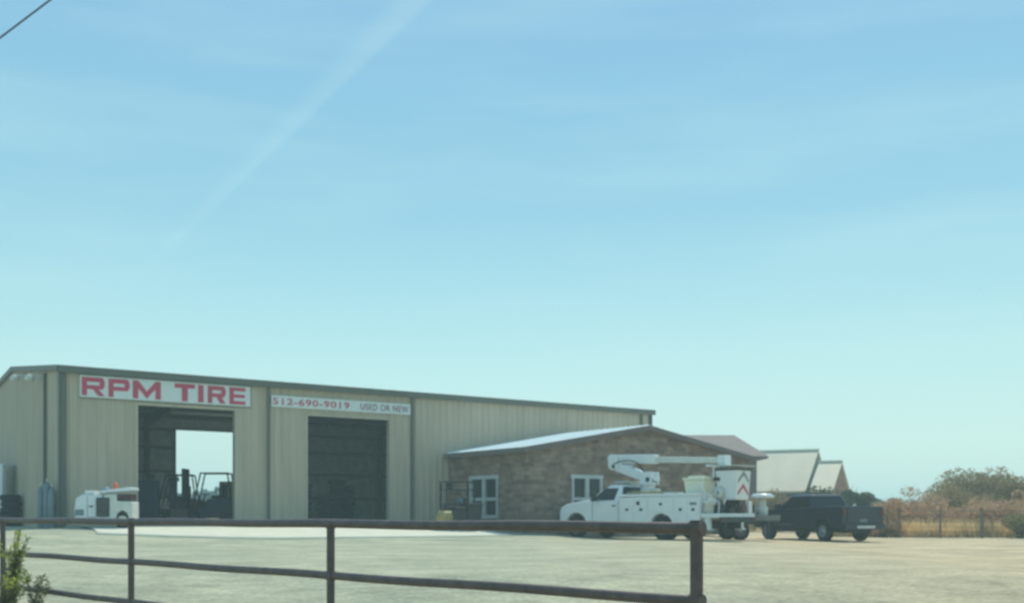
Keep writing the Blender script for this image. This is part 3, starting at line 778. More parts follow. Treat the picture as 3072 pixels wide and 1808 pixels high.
# bucket with taper, rim and chevrons
def bsec(z, e): return [(-2.62 + e, -.42 + e, z), (-1.78 - e, -.42 + e, z), (-1.78 - e, .42 - e, z), (-2.62 + e, .42 - e, z)]
bk = MB(); bk.loft([bsec(1.38, .07), bsec(1.45, .05), bsec(2.36, .0)], caps=False)
bk.add(bsec(1.38, .07), [(0, 1, 2, 3)]); bk.loft([bsec(2.36, .0), bsec(2.36, .03), bsec(1.5, .08)], caps=False); bk.add(bsec(1.5, .08), [(0, 1, 2, 3)])
bko = bk.build('bucket', 'white', tr, bevel=.015)
MB().box(-2.66, -1.74, .40, .45, 2.36, 2.43).box(-2.66, -1.74, -.45, -.40, 2.36, 2.43).box(-2.66, -2.61, -.399, .399, 2.36, 2.43).box(-1.79, -1.74, -.399, .399, 2.36, 2.43).build('rim', 'darkmetal', bko, bevel=.01)
MB().box(-2.75, -1.65, -.52, .52, 2.50, 2.53).build('bucket_cover', 'whitedull', bko)
for z, cvm in ((1.72, 'red'), (2.14, 'bluegrey')):
    cv = MB()
    # inverted V stripes on the rear face of the bucket
    for s_ in (1, -1):
        xx = lambda zz: -2.62 + (2.36 - zz) / .98 * .06 - .012
        pts = [(0, z + .20), (0, z + .07), (s_ * .31, z - .20), (s_ * .31, z - .09)]
        a = [(xx(p[1]) - .001, p[0], p[1]) for p in pts]; c = [(xx(p[1]) + .008, p[0], p[1]) for p in pts]
        cv.add(a + c, [(0, 1, 2, 3), (4, 7, 6, 5), (0, 4, 5, 1), (1, 5, 6, 2), (2, 6, 7, 3), (3, 7, 4, 0)])
    cv.build('chevron_marking', cvm, bko)
MB().box(-1.95, -1.7, .425, .445, 2.02, 2.14).build('control_panel', 'darkmetal', bko)
# things carried on the truck
cr_ = thing('storage_box', 'cream lidded box standing on the bucket truck body', 'storage box', tuple(torg.to_3d() + (tf * -1.12 + tl * .42).to_3d() + Vector((0, 0, 1.602))), TF)
MB().add([(-.36, -.30, 0), (.36, -.30, 0), (.36, .30, 0), (-.36, .30, 0), (-.42, -.34, .46), (.42, -.34, .46), (.42, .34, .46), (-.42, .34, .46)], [(0, 3, 2, 1), (4, 5, 6, 7), (0, 1, 5, 4), (1, 2, 6, 5), (2, 3, 7, 6), (3, 0, 4, 7)]).build('bin', 'cream', cr_, bevel=.03)
MB().box(-.45, .45, -.37, .37, .462, .53).box(-.3, .3, -.24, .24, .531, .60).build('lid', 'cream', cr_, bevel=.02)
MB().cyl((1.7, .3, 2.03), (1.7, .3, 2.05), .02).box(2.1, 2.5, -.55, .2, 1.965, 2.05).box(2.05, 2.6, -.5, .5, 2.05, 2.09).build('light_bar', 'whitedull', tr, bevel=.015)
MB().box(.6, 1.0, .2, .6, 1.61, 1.70).box(.66, .94, .25, .55, 1.705, 1.80).build('wheel_chock', 'whitedull', tr, bevel=.02)
MB().box(-.3, .3, .2, .8, 1.605, 1.66).build('rope_tray', 'whitedull', tr, bevel=.02)

# --- black pickup
PF = radians(111)
pfv = Vector((cos(PF), sin(PF))); plv = Vector((-sin(PF), cos(PF)))
porg = Vector((12.32, 42.0)) - .86 * plv
pk = thing('pickup_truck', 'dark navy crew cab pickup truck parked right of the bucket truck', 'pickup truck', (porg.x, porg.y, -.17), PF)
PW = 3.75
pp = [(-1.22, .55), (-1.24, .62)]
pp = [(-1.2, .52)] + arch(0, .50, .52) + [(PW - .6, .46)] + arch(PW, .50, .52)[0:] + [(4.62, .50), (4.72, .62), (4.70, 1.0), (4.55, 1.16), (3.9, 1.24), (3.05, 1.29), (.72, 1.33), (.68, 1.36), (-1.2, 1.37)]
MB().prism(pp, 'y', -.98, .98).build('body', 'navy', pk, bevel=.05)
PB, PR_ = (.74, 3.12, 1.27), (1.0, 2.35, 1.86)
greenhouse(pk, PB, PR_, .92, .72, 'navy', 'cab_top')
for s_ in (1, -1):
    side_glass(pk, PB, PR_, .92, .72, .10, .44, .10, .82, s_); side_glass(pk, PB, PR_, .92, .72, .49, .86, .10, .82, s_)
    MB().box(2.72, 2.86, .98 if s_ > 0 else -1.24, 1.24 if s_ > 0 else -.98, 1.28, 1.50).build('side_mirror', 'darkmetal', pk, bevel=.03)
    MB().box(-1.245, -1.17, s_ * .88 - .085, s_ * .88 + .085, 1.0, 1.30).build('tail_light', 'redlens', pk, bevel=.015)
    for xq in (1.0, 2.05): MB().box(xq, xq + .18, s_ * .985 - .012, s_ * .985 + .03, 1.12, 1.16).build('door_handle', 'darkmetal', pk)
    MB().box(4.60, 4.735, s_ * .72 - .2, s_ * .72 + .2, .82, 1.02).build('headlight', 'chrome', pk, bevel=.02)
    MB().box(.9, 3.1, s_ * .93 - .09, s_ * .93 + .09, .36, .42).build('running_board', 'darkmetal', pk, bevel=.01)
endglass(pk, 3.12, 2.35, 1.27, 1.86, .92, .72); endglass(pk, .74, 1.0, 1.27, 1.86, .92, .72, name='rear_window', fwd=-1)
MB().box(-1.235, -1.19, -.76, .76, .72, 1.345).build('tailgate', 'navy', pk, bevel=.015)
MB().box(-1.38, -1.22, -.95, .95, .46, .68).build('rear_bumper', 'navy', pk, bevel=.03)
MB().box(-1.40, -1.382, -.42, .42, .52, .62).build('step_pad', 'chrome', pk, bevel=.005)
MB().box(4.70, 4.80, -.95, .95, .46, .70).build('front_bumper', 'chrome', pk, bevel=.03)
MB().box(-1.1, 4.4, -.5, .5, .34, .52).box(-.07, .07, -.8, .8, .34, .46).build('chassis', 'darkmetal', pk)
for s_ in (1, -1):
    for xq in (0, PW): wheel(pk, xq, s_ * .85, .40, .27, 'bluegrey', 'chrome', s_)
MB().box(-1.25, -1.238, -.17, .17, .76, .88).build('number_plate', 'bluegrey', pk)

# --- small equipment trailer between the two
et = thing('equipment_trailer', 'low flat trailer with white capped post between bucket truck and pickup', 'trailer', (8.6, 38.9, -.04), radians(8))
MB().box(-1.05, 1.0, -.6, .6, .70, .80).box(-1.05, 1.0, -.62, -.56, .80, .90).box(-1.05, 1.0, .56, .62, .80, .90).build('deck', 'deckgrey', et, bevel=.01)
MB().box(-.95, -.2, -.75, -.62, .66, .72).box(-.97, -.9, -.75, -.62, .45, .66).build('fender', 'whitedull', et, bevel=.01)
MB().box(1.0, 1.7, -.05, .05, .52, .60).box(-1.0, 1.0, -.4, -.32, .58, .70).box(-1.0, 1.0, .32, .4, .58, .70).box(.55, .65, -.5, -.4, .1, .7).build('drawbar', 'darkmetal', et)
for s_ in (1, -1): wheel(et, -.55, s_ * .68, .34, .2, 'steel', 'bluegrey', s_)
MB().lathe([(.0, .81), (.20, .81), (.20, 1.20), (.14, 1.24), (.14, 1.52), (0, 1.52)], 'z', (.55, 0, 0), 18).build('mast', 'whitedull', et)
MB().lathe([(0, 1.56), (.42, 1.53), (.44, 1.60), (.30, 1.68), (0, 1.70)], 'z', (.55, 0, 0), 22).build('cap', 'white', et)
MB().box(-.85, -.25, -.42, .4, .81, 1.12).box(-.78, -.35, -.3, .3, 1.121, 1.24).box(-.1, .12, -.4, .4, .81, 1.3).build('engine', 'darkmetal', et, bevel=.03)
MB().lathe([(.0, .9), (.11, .9), (.11, 1.2), (0, 1.22)], 'z', (-.15, -.48, 0), 14).build('fuel_can', 'whitedull', et)

# --- white car far behind the pickup
wc = thing('parked_car', 'small white car far behind the black pickup, below the small steep roof', 'car', (20.6, 68.5, -.2), radians(15))
MB().prism([(-2.1, .3)] + [(p[0] - 1.3, p[1] - .1) for p in arch(0, .36, .4)] + [(p[0] + 1.35, p[1] - .1) for p in arch(0, .36, .4)] + [(2.1, .3), (2.15, .7), (1.2, .92), (-1.7, 1.0), (-2.1, .95)], 'y', -.85, .85).build('body', 'white', wc, bevel=.06)
greenhouse(wc, (-1.75, 1.1, .93), (-1.3, .3, 1.45), .8, .62, 'white')
for s_ in (1, -1):
    side_glass(wc, (-1.75, 1.1, .93), (-1.3, .3, 1.45), .8, .62, .12, .88, .12, .82, s_)
    for xq in (-1.3, 1.35): wheel(wc, xq, s_ * .74, .31, .2, 'chrome', 'chrome', s_)

# ------------------------------------------------------------------ forklifts inside the shop
def forklift(label, s, t, bodym, rz, mast_h=2.15):
    p = W(s, t, FZ + .002)
    f = thing('forklift', label, 'forklift', tuple(p), rz, 'forklifts in the left bay')
    MB().prism([(-1.15, .25), (.75, .25), (.75, .62), (.35, .66), (.1, .62), (-.05, 1.02), (-.85, 1.10), (-1.12, .95)], 'y', -.5, .5).build('body', bodym, f, bevel=.05)
    MB().prism([(-1.42, .28), (-1.16, .22), (-1.16, 1.05), (-1.35, .95)], 'y', -.48, .48).build('counterweight', 'darkmetal', f, bevel=.05)
    g = MB()
    for s_ in (1, -1):
        g.cyl((.55, s_ * .45, .62), (.22, s_ * .42, 2.06), .032).cyl((-1.0, s_ * .45, 1.02), (-.85, s_ * .42, 2.06), .032)
        g.cyl((.25, s_ * .42, 2.07), (-.88, s_ * .42, 2.07), .03)
    for k in range(6): g.box(-.85 + k * .2, -.81 + k * .2, -.42, .42, 2.065, 2.095)
    g.build('overhead_guard', 'darkmetal', f)
    m = MB()
    for s_ in (1, -1): m.box(.84, .98, s_ * .34 - .05, s_ * .34 + .05, .08, mast_h)
    m.box(.86, .96, -.29, .29, mast_h - .12, mast_h).box(.86, .96, -.29, .29, 1.1, 1.2).box(.87, .95, -.06, .06, .2, 1.9)
    m.build('mast', 'darkmetal', f)
    MB().box(.99, 1.03, -.42, .42, .25, .33).box(.99, 1.03, -.42, .42, .52, .58).box(1.0, 1.04, -.34, -.22, .1, .6).box(1.0, 1.04, .22, .34, .1, .6)\
        .box(1.04, 1.95, -.34, -.22, .08, .12).box(1.04, 1.95, .22, .34, .08, .12).build('fork', 'darkmetal', f)
    MB().box(-.62, -.15, -.24, .24, 1.06, 1.18).box(-.72, -.6, -.23, .23, 1.1, 1.62).build('seat', 'rubber', f, bevel=.04)
    MB().cyl((.3, 0, .7), (.1, 0, 1.22), .025).lathe([(.15, 0), (.17, .015), (.15, .03)], 'z', (.08, 0, 1.2), 16).build('steering_wheel', 'rubber', f)
    for s_ in (1, -1):
        wheel(f, .5, s_ * .46, .30, .2, bodym, 'darkmetal', s_); wheel(f, -.95, s_ * .42, .24, .16, bodym, 'darkmetal', s_)
    return f
forklift('red forklift parked just inside the left bay door', 6.0, 6.8, 'redlift', radians(188))
forklift('dark blue forklift right of the red one inside the left bay', 6.55, 4.0, 'bluelift', radians(184), 2.25)
tcb = thing('tool_cabinet', 'dark blue tool cabinet at the left side of the left bay', 'cabinet', tuple(W(3.9, 3.6, FZ + .002)), RZ - .5)
MB().box(-.5, .5, -.3, .3, .1, 1.75).build('carcass', 'bluelift', tcb, bevel=.02)
for k in range(6): MB().box(-.46, .46, -.325, -.302, .16 + k * .26, .38 + k * .26).box(-.25, .25, -.35, -.327, .30 + k * .26, .325 + k * .26).build('drawer', 'bluelift', tcb)
for xq in (-.42, .42): MB().cyl((xq, -.2, .05), (xq, .2, .05), .05).build('caster', 'rubber', tcb)
tcm = thing('tyre_machine', 'dark tyre changing machine beside the tool cabinet in the left bay', 'tyre machine', tuple(W(5.0, 3.2, FZ + .002)), RZ)
MB().box(-.35, .35, -.35, .35, 0, .62).lathe([(0, .62), (.12, .62), (.12, .72), (.33, .72), (.33, .78), (0, .78)], 'z').build('turntable', 'steel', tcm, bevel=.02)
MB().box(-.12, .12, .36, .56, 0, 1.9).box(-.07, .07, -.1, .355, 1.7, 1.86).cyl((0, 0, 1.0), (0, 0, 1.9), .03).cyl((0, 0, .98), (.12, 0, .98), .03).build('column', 'darkmetal', tcm)
def drum(label, p, m):
    dr = thing('steel_drum', label, 'drum', p, 0, 'steel drums inside the left bay')
    MB().lathe([(0, 0), (.29, 0), (.30, .02), (.29, .04), (.29, .3), (.30, .32), (.29, .34), (.29, .6), (.30, .62), (.29, .64), (.29, .86), (.30, .88), (.28, .88), (.28, .86), (0, .86)], 'z').build('barrel', m, dr)
    MB().lathe([(0, .87), (.05, .87), (.05, .90), (0, .90)], 'z', (.15, 0, 0), 10).build('bung', 'darkmetal', dr)
dp = W(7.75, 5.2, FZ + .002)
drum('dark brown steel drum standing under the yellow drum beside the blue forklift', tuple(dp), 'steel')
drum('yellow steel drum resting on the dark drum beside the blue forklift', (dp.x, dp.y, dp.z + .905), 'yellow')

def tyre_mesh(name='tyre', r=.38, w=.24):
    o = MB().lathe([(r * .55, 0), (r * .8, -.0), (r * .95, .03), (r, .07), (r, w - .07), (r * .95, w - .03), (r * .8, w), (r * .55, w), (r * .5, w / 2), (r * .55, 0)], 'z', (0, 0, 0), 26).build(name, 'rubber')
    return o
t0 = tyre_mesh(); first = True
def put_tyre(x, y, z, label, group):
    global first
    o = t0 if first else t0.copy()
    if not first: COL.objects.link(o)
    first = False
    o.location = (x, y, z); o.rotation_euler = (0, 0, random.random() * 6)
    tag(o, label, 'tyre', group)
# stacks of tyres inside the right bay
ORD = ('bottom', 'second from bottom', 'third from bottom', 'fourth from bottom', 'fifth from bottom', 'sixth from bottom', 'seventh from bottom')
for i, (s, t, n, wh) in enumerate(((9.6, 3.2, 6, 'front left'), (10.5, 3.6, 7, 'second front'), (11.4, 3.3, 5, 'shortest front'), (12.3, 4.0, 8, 'tall right'), (10.1, 5.0, 7, 'rear left'), (11.2, 5.4, 8, 'tall rear'), (13.2, 4.8, 7, 'far right'))):
    for k in range(n):
        p = W(s + random.uniform(-.03, .03), t + random.uniform(-.03, .03))
        put_tyre(p.x, p.y, FZ + .003 + k * .245, '%s black tyre of the %s stack inside the right bay' % ('topmost' if k == n - 1 else ORD[k], wh), 'tyres stacked inside the right bay, %s stack' % wh)
for i, (x, y, n, wh) in enumerate(((-19.35, 41.2, 5, 'shorter'), (-18.75, 42.4, 7, 'taller'))):
    for k in range(n):
        put_tyre(x + random.uniform(-.03, .03), y, H(x, y) + .004 + k * .245, '%s black tyre of the %s outdoor stack by the gable wall' % ('topmost' if k == n - 1 else ORD[k], wh), 'tyres in the %s stack outside the gable wall' % wh)

# ------------------------------------------------------------------ left edge objects
ct = thing('cargo_trailer', 'white box trailer just entering the left edge before the gable wall', 'trailer', (-19.95, 41.8, H(-19.2, 40)), 0)
MB().box(-2.6, 0, 0, 4.2, .55, 2.45).build('box_body', 'white', ct, bevel=.05)
MB().box(-2.5, -.1, .1, 4.1, .42, .54).build('chassis', 'darkmetal', ct)
MB().box(-.001, .03, .15, 1.9, .7, 2.3).build('door', 'whitedull', ct, bevel=.01)
for yy in (1.5, 2.4):
    w_ = MB().lathe([(.18, -.1), (.33, -.1), (.33, .1), (.18, .1), (0, .05)], 'x', (0, 0, 0), 22).build('wheel', 'rubber', ct); w_.location = (-.15, yy, .33)
for i, (x, y, h, lab) in enumerate(((-16.30, 36.9, 1.45, 'blue grey gas cylinder, leftmost of three at the shop corner'), (-16.02, 36.75, 1.6, 'tallest blue grey gas cylinder, middle of three at the shop corner'), (-15.76, 36.55, 1.4, 'blue grey gas cylinder nearest the shop corner trim'))):
    gc = thing('gas_cylinder', lab, 'gas cylinder', (x, y, H(x, y) + .01), 0, 'gas cylinders at the shop corner')
    MB().lathe([(0, 0), (.115, 0), (.12, .02), (.12, h - .22), (.10, h - .12), (.045, h - .05), (.04, h), (0, h)], 'z', (0, 0, 0), 18).build('tank', 'bluegrey', gc)
    MB().cyl((0, 0, h), (0, 0, h + .09), .022).cyl((-.05, 0, h + .06), (.05, 0, h + .06), .015).build('valve', 'chrome', gc)

# --- white machine by the left door (towable compressor)
cp = thing('air_compressor', 'small white towable compressor with black louvre and orange beacon', 'compressor', (-13.42, 35.35, H(-13.4, 35.3) + .01), radians(6))
MB().prism([(-.90, .30), (-.93, .60), (-.88, .98), (-.70, 1.10), (-.62, 1.12), (-.05, 1.10), (.0, .30)], 'y', -.42, .42).build('hood', 'white', cp, bevel=.035)
MB().box(-.62, -.30, -.36, .30, 1.12, 1.24).build('vent_box', 'white', cp, bevel=.03)
MB().box(-.52, -.505, -.424, -.421, .36, 1.06).box(-.504, -.25, -.424, -.421, .36, .375).build('panel_seam', 'darkmetal', cp)
MB().box(-.45, -.33, -.45, -.422, .70, .74).build('latch_handle', 'darkmetal', cp)
MB().box(-.90, -.62, -.425, -.421, .42, .62).build('side_decal', 'bluegrey', cp)
MB().prism([(.005, .28), (.005, 1.10), (.42, 1.12), (.42, .90), (.80, .88), (.92, .86), (.92, .28), (.80, .28), (.76, .50), (.60, .60), (.45, .50), (.42, .28)], 'y', -.46, .46).build('body', 'whitedull', cp, bevel=.03)
MB().box(.425, .86, -.38, .38, .90, 1.12).build('instrument_bay', 'maroon', cp)
MB().prism([(-.12, 1.16), (-.12, 1.22), (.86, 1.36), (.93, 1.32), (.92, 1.24), (.8, 1.22)], 'y', -.47, .47).build('canopy', 'white', cp, bevel=.03)
lv = MB().box(-.22, .20, -.485, -.465, .38, 1.0)
lvo = lv.build('louvre', 'rubber', cp)
sl = MB()
for k in range(7): sl.box(-.21, .19, -.50, -.487, .44 + k * .08, .447 + k * .08)
sl.build('slat', 'whitedull', lvo)
MB().box(-.9, .88, -.3, .3, .18, .27).build('chassis', 'darkmetal', cp)
for s_ in (1, -1): wheel(cp, .61, s_ * .38, .26, .15, 'whitedull', 'chrome', s_)
MB().lathe([(0, 1.30), (.075, 1.30), (.08, 1.42), (.05, 1.50), (0, 1.52)], 'z', (.27, 0, 0), 16).build('beacon', 'orange', cp)
MB().lathe([(0, 1.22), (.10, 1.22), (.11, 1.30), (.06, 1.36), (0, 1.37)], 'z', (-.04, .1, 0), 14).build('air_filter', 'tarp', cp)

# --- things by the office corner
yt = thing('air_tank', 'yellow horizontal air tank beside the office corner', 'tank', (-2.42, 39.8, H(-2.4, 39.8) + .01), radians(35))
MB().lathe([(0, -.42), (.16, -.40), (.25, -.30), (.27, -.2), (.27, .2), (.25, .30), (.16, .40), (0, .42)], 'x', (0, 0, .52), 20).build('tank', 'yellow', yt)
MB().box(-.25, -.18, -.2, .2, .0, .28).box(.18, .25, -.2, .2, 0, .28).build('leg', 'darkmetal', yt)
MB().box(-.2, .2, -.12, .12, .80, .86).cyl((-.1, 0, .86), (-.1, 0, 1.02), .07).build('motor', 'darkmetal', yt)
rk_ = thing('pipe_rack', 'tall dark steel rack standing against the office side wall', 'rack', (-2.1, 41.0, H(-2.1, 41) + .01), radians(35))
for x in (-.62, .62):
    for y in (-.22, .22): MB().box(x - .03, x + .03, y - .03, y + .03, 0, 1.78).build('upright', 'darkmetal', rk_)
for z in (.35, .95, 1.5, 1.8): MB().box(-.68, .68, -.26, .26, z, z + .04).build('shelf', 'darkmetal', rk_)
for (x, z, r, m, lab) in ((-.35, 1.541, .12, 'darkmetal', 'small dark canister on the upper shelf of the steel rack'), (.1, .991, .15, 'bluegrey', 'blue grey canister on the middle shelf of the steel rack'), (.42, .991, .12, 'steel', 'dark brown canister on the middle shelf of the steel rack')):
    c_, s_ = cos(radians(35)), sin(radians(35))
    o = thing('canister', lab, 'canister', (-2.1 + x * c_, 41.0 + x * s_, rk_.location.z + z), 0, 'canisters on the steel rack')
    MB().lathe([(0, 0), (r, 0), (r, .20), (r * .5, .23), (0, .23)], 'z', (0, 0, 0), 14).build('can_body', m, o)
    MB().lathe([(0, .231), (r * .3, .231), (r * .3, .26), (0, .26)], 'z', (0, 0, 0), 10).build('cap', 'chrome', o)
bn = thing('trash_bin', 'dark wheeled bin in front of the office side window', 'bin', (-1.55, 40.2, H(-1.5, 40.2) + .01), radians(35))
MB().add([(-.25, -.27, .04), (.25, -.27, .04), (.25, .27, .04), (-.25, .27, .04), (-.32, -.34, .98), (.32, -.34, .98), (.32, .34, .98), (-.32, .34, .98)], [(0, 3, 2, 1), (4, 5, 6, 7), (0, 1, 5, 4), (1, 2, 6, 5), (2, 3, 7, 6), (3, 0, 4, 7)]).build('bin_body', 'darkmetal', bn, bevel=.03)
MB().box(-.35, .35, -.38, .38, .985, 1.05).build('lid', 'darkmetal', bn, bevel=.02)
for s_ in (1, -1): MB().lathe([(0, -.03), (.12, -.03), (.12, .03), (0, .03)], 'x', (s_ * .25, .27, .12), 14).build('wheel', 'rubber', bn)
wl_ = thing('engine_block', 'dark greasy engine on a stand between yellow tank and bin', 'engine', (-2.0, 39.9, H(-2, 39.9) + .01), radians(20))
MB().box(-.28, .28, -.2, .2, .42, .80).box(-.2, .2, -.28, .28, .80, .90).cyl((-.12, -.1, .9), (-.12, -.1, 1.05), .05).cyl((.3, 0, .6), (.4, 0, .6), .14).build('block', 'darkmetal', wl_, bevel=.03)
MB().box(-.32, -.27, -.25, .25, 0, .42).box(.27, .32, -.25, .25, 0, .42).build('stand', 'bluegrey', wl_)

# ------------------------------------------------------------------ pipe fence
fn = thing('pipe_fence', 'rusty dark brown pipe fence with three rails across the foreground', 'fence', (0, 0, 0))
RP = .0365
fpts = []
for yy in (16.53, 13.97, 11.40, 8.866, 6.298):
    px = 23868 / yy - 1700; fpts.append((( px - 1536) / 3200 * yy, yy))
zt_r = (CAM_Z - .083, CAM_Z - .083 - .43, CAM_Z - .083 - .86, CAM_Z - .083 - 1.22)
P0, P1 = Vector((*fpts[0], 0)), Vector((*fpts[-1], 0))
dirf = (P1 - P0).normalized()
for i, (x, y) in enumerate(fpts):
    big = i == len(fpts) - 1
    top = zt_r[0] + (.0 if big else -.034)
    MB().cyl((x, y, H(x, y) - .3), (x, y, top + (.045 if big else 0)), .0385 if big else .0335, n=20).build('post', 'rust', fn)
for k, z in enumerate(zt_r):
    ext = .0
    m = MB(); segs = 40; vs = []
    path = []
    for i in range(segs + 1):
        p = P0.lerp(P1, i / segs); path.append(Vector((p.x, p.y, z + .004 * sin(i * .9 + k))))
    for a, b_ in zip(path, path[1:]): m.cyl(a, b_, RP if k == 0 else RP * .93, n=18, caps=False)
    m.build('rail', 'rust', fn)
for (x, y) in fpts:
    for z in zt_r[:3]:
        w_ = MB(); w_.cyl((x - dirf.x * .045, y - dirf.y * .045, z), (x + dirf.x * .045, y + dirf.y * .045, z), RP + .004, n=14)
        w_.build('weld_joint', 'rust', fn)

# ------------------------------------------------------------------ field fence at the right
ff = thing('wire_fence', 'weathered wooden posts and wire along the field at the right', 'fence', (0, 0, 0))
fa_, fb_ = Vector((14.6, 50.5)), Vector((27.5, 45.0))
prev = None
for i in range(9):
    p = fa_.lerp(fb_, i / 8); h = H(p.x, p.y); tilt = random.uniform(-.04, .04)
    MB().cyl((p.x, p.y, h - .2), (p.x + tilt, p.y, h + 1.32 + random.uniform(-.05, .1)), .045 if i % 4 else .08, .04 if i % 4 else .07, n=9).build('post', 'post', ff)
for k in range(5):
    z = -.17 + .25 + k * .24
    m = MB()
    for i in range(8):
        p, q = fa_.lerp(fb_, i / 8), fa_.lerp(fb_, (i + 1) / 8)
        m.cyl((p.x, p.y - .07, z), (q.x, q.y - .07, z), .009, n=5)
    m.build('wire', 'darkmetal', ff)

# ------------------------------------------------------------------ vegetation
def leaf_cloud(mb, blobs, n, size, rng, flat=.6):
    tot = sum(b[3] * b[4] * b[5] for b in blobs)
    for (cx, cy, cz, rx, ry, rz_) in blobs:
        k = int(n * rx * ry * rz_ / tot) + 12
        for _ in range(k):
            while True:
                u = Vector((rng.uniform(-1, 1), rng.uniform(-1, 1), rng.uniform(-1, 1)))
                if .1 < u.length < 1: break
            u = u.normalized() * (u.length ** .55)
            c = Vector((cx + u.x * rx, cy + u.y * ry, cz + u.z * rz_))
            s_ = size * rng.uniform(.5, 1.4)
            a = Vector((rng.uniform(-1, 1), rng.uniform(-1, 1), rng.uniform(-1, 1))).normalized()
            b_ = a.orthogonal().normalized() * s_ * flat; a = a * s_
            mb.add([c - a, c + b_, c + a, c - b_], [(0, 1, 2, 3)])
def tree(name, label, cat, x, y, w, h, leafm, n=1500, size=.07, nb=9, seed=1, group=None, bare=0, trunk_r=.08, lowest=.15):
    rng = random.Random(seed); z0 = H(x, y)
    t = thing(name, label, cat, (x, y, z0), 0, group)
    tm = MB(); blobs = []
    stems = 3 if h < 2.6 else 2
    for s_ in range(stems):
        a = 2 * pi * s_ / stems + rng.random(); top = Vector((cos(a) * w * .15, sin(a) * w * .15, h * .5))
        tm.cyl((cos(a) * .05, sin(a) * .05, -.1), top, trunk_r, trunk_r * .5, n=8)
        for k in range(nb):
            u = rng.uniform(.3, 1); st_ = Vector((0, 0, 0)).lerp(top, u)
            ang = rng.uniform(0, 2 * pi); rad = w * .5 * sqrt(rng.random()) * .85
            dome = sqrt(max(.05, 1 - (rad / (w * .52)) ** 2)) if bare < 2 else 1 - .45 * (rad / (w * .5)) ** 2
            zz = h * rng.uniform(lowest + (.25 if bare < 2 else .1), .86) * dome + (.18 * h if bare < 2 else 0) * (1 - dome)
            e = Vector((cos(ang) * rad, sin(ang) * rad, zz))
            mid_ = st_.lerp(e, .5) + Vector((0, 0, .06 * h))
            tm.cyl(st_, mid_, trunk_r * .45, trunk_r * .28, n=6); tm.cyl(mid_, e, trunk_r * .28, trunk_r * .12, n=5)
            r = rng.uniform(.13, .2) * w * (1.15 if bare < 2 else .95)
            blobs.append((e.x, e.y, e.z, r * 1.2, r * 1.2, r * rng.uniform(.6, .95)))
            for q in range(bare):
                d = Vector((rng.uniform(-1, 1), rng.uniform(-1, 1), rng.uniform(.3, 1.3))).normalized() * rng.uniform(.2, .5) * h * .5
                tm.cyl(e, e + d, trunk_r * .14, .004, n=4)
    tm.build('trunk', 'stem', t)
    lm = MB(); leaf_cloud(lm, blobs, n, size, rng)
    lm.build('crown', leafm, t, fix=False)
    return t
V = [
    ('bush', 'small upright green bush right of the small steep roof', 'bush', 2565, 62, 1.7, 3.3, 'leafgreen', 1700, .08, 8, 11, 3),
    ('bush', 'rounded green bush above the pickup tailgate', 'bush', 2608, 60, 2.2, 2.8, 'leafgreen', 2600, .08, 9, 12, 2),
    ('bush', 'sparse twiggy bush between green bush and brown thicket', 'bush', 2672, 58, 2.2, 2.5, 'leafolive', 700, .07, 7, 13, 4),
    ('bush', 'low green bush under the large steep roof behind the pickup cab', 'bush', 2415, 62, 3.4, 2.5, 'leafgreen', 2300, .09, 9, 14, 1),
    ('bush', 'pale olive bush under the left part of the large steep roof', 'bush', 2320, 63, 3.6, 2.7, 'leafolive', 2400, .09, 10, 15, 2),
    ('bush', 'dark low bush at the foot of the small brown gable', 'bush', 2500, 60, 2.8, 2.5, 'leafgreen', 2200, .08, 8, 16, 1),
    ('mesquite_tree', 'reddish brown brush rising just behind the pickup tailgate', 'tree', 2650, 49.5, 2.0, 2.2, 'leafbrown', 2600, .07, 9, 41, 3),
    ('mesquite_tree', 'low tan brush between the tall tree and the right edge', 'tree', 3010, 49, 2.6, 1.9, 'leafbrown', 3000, .07, 9, 42, 2),
    ('mesquite_tree', 'low reddish brown brush nearest the pickup tailgate', 'tree', 2700, 52, 2.2, 2.1, 'leafbrown', 2400, .07, 9, 31, 3),
    ('mesquite_tree', 'brown twiggy mesquite left of the tall crowned tree', 'tree', 2755, 53, 2.8, 2.7, 'leafbrown', 3200, .07, 11, 21, 4),
    ('mesquite_tree', 'low brown mesquite thicket directly behind the wire fence', 'tree', 2800, 51, 3.2, 2.0, 'leafbrown', 3200, .07, 9, 22, 2),
    ('mesquite_tree', 'olive mesquite leaning before the tall crowned tree', 'tree', 2865, 55, 3.2, 2.8, 'leafolive', 4000, .07, 11, 23, 1),
    ('broad_tree', 'tallest round dense dark tree at the right', 'tree', 2930, 60, 4.9, 3.75, 'leafolive', 15000, .085, 34, 24, 0),
    ('broad_tree', 'dense olive tree right of the tallest tree', 'tree', 3025, 57, 3.6, 3.0, 'leafolive', 8000, .085, 16, 25, 1),
    ('mesquite_tree', 'brown mesquite low in front of the tallest tree', 'tree', 2945, 50, 3.2, 1.9, 'leafbrown', 3600, .07, 10, 26, 2),
    ('mesquite_tree', 'brown and olive mesquite at the right edge', 'tree', 3080, 52, 2.8, 2.6, 'leafbrown', 3400, .07, 10, 27, 2),
    ('shrub', 'yellow green shrub in front of the fence at the right edge', 'shrub', 3060, 46.3, 1.5, 1.1, 'leafgold', 1800, .06, 8, 28, 1),
]
for (nm, lab, cat, px, Y, w_, h_, lm_, n_, sz_, nb_, sd_, bare_) in V:
    tree(nm, lab, cat, (px - 1536) / 3200 * Y, Y, w_, h_, lm_, n_, sz_, nb_, sd_, 'trees and bushes beyond the lot', bare_, .05 if h_ < 3 else .11, .12)

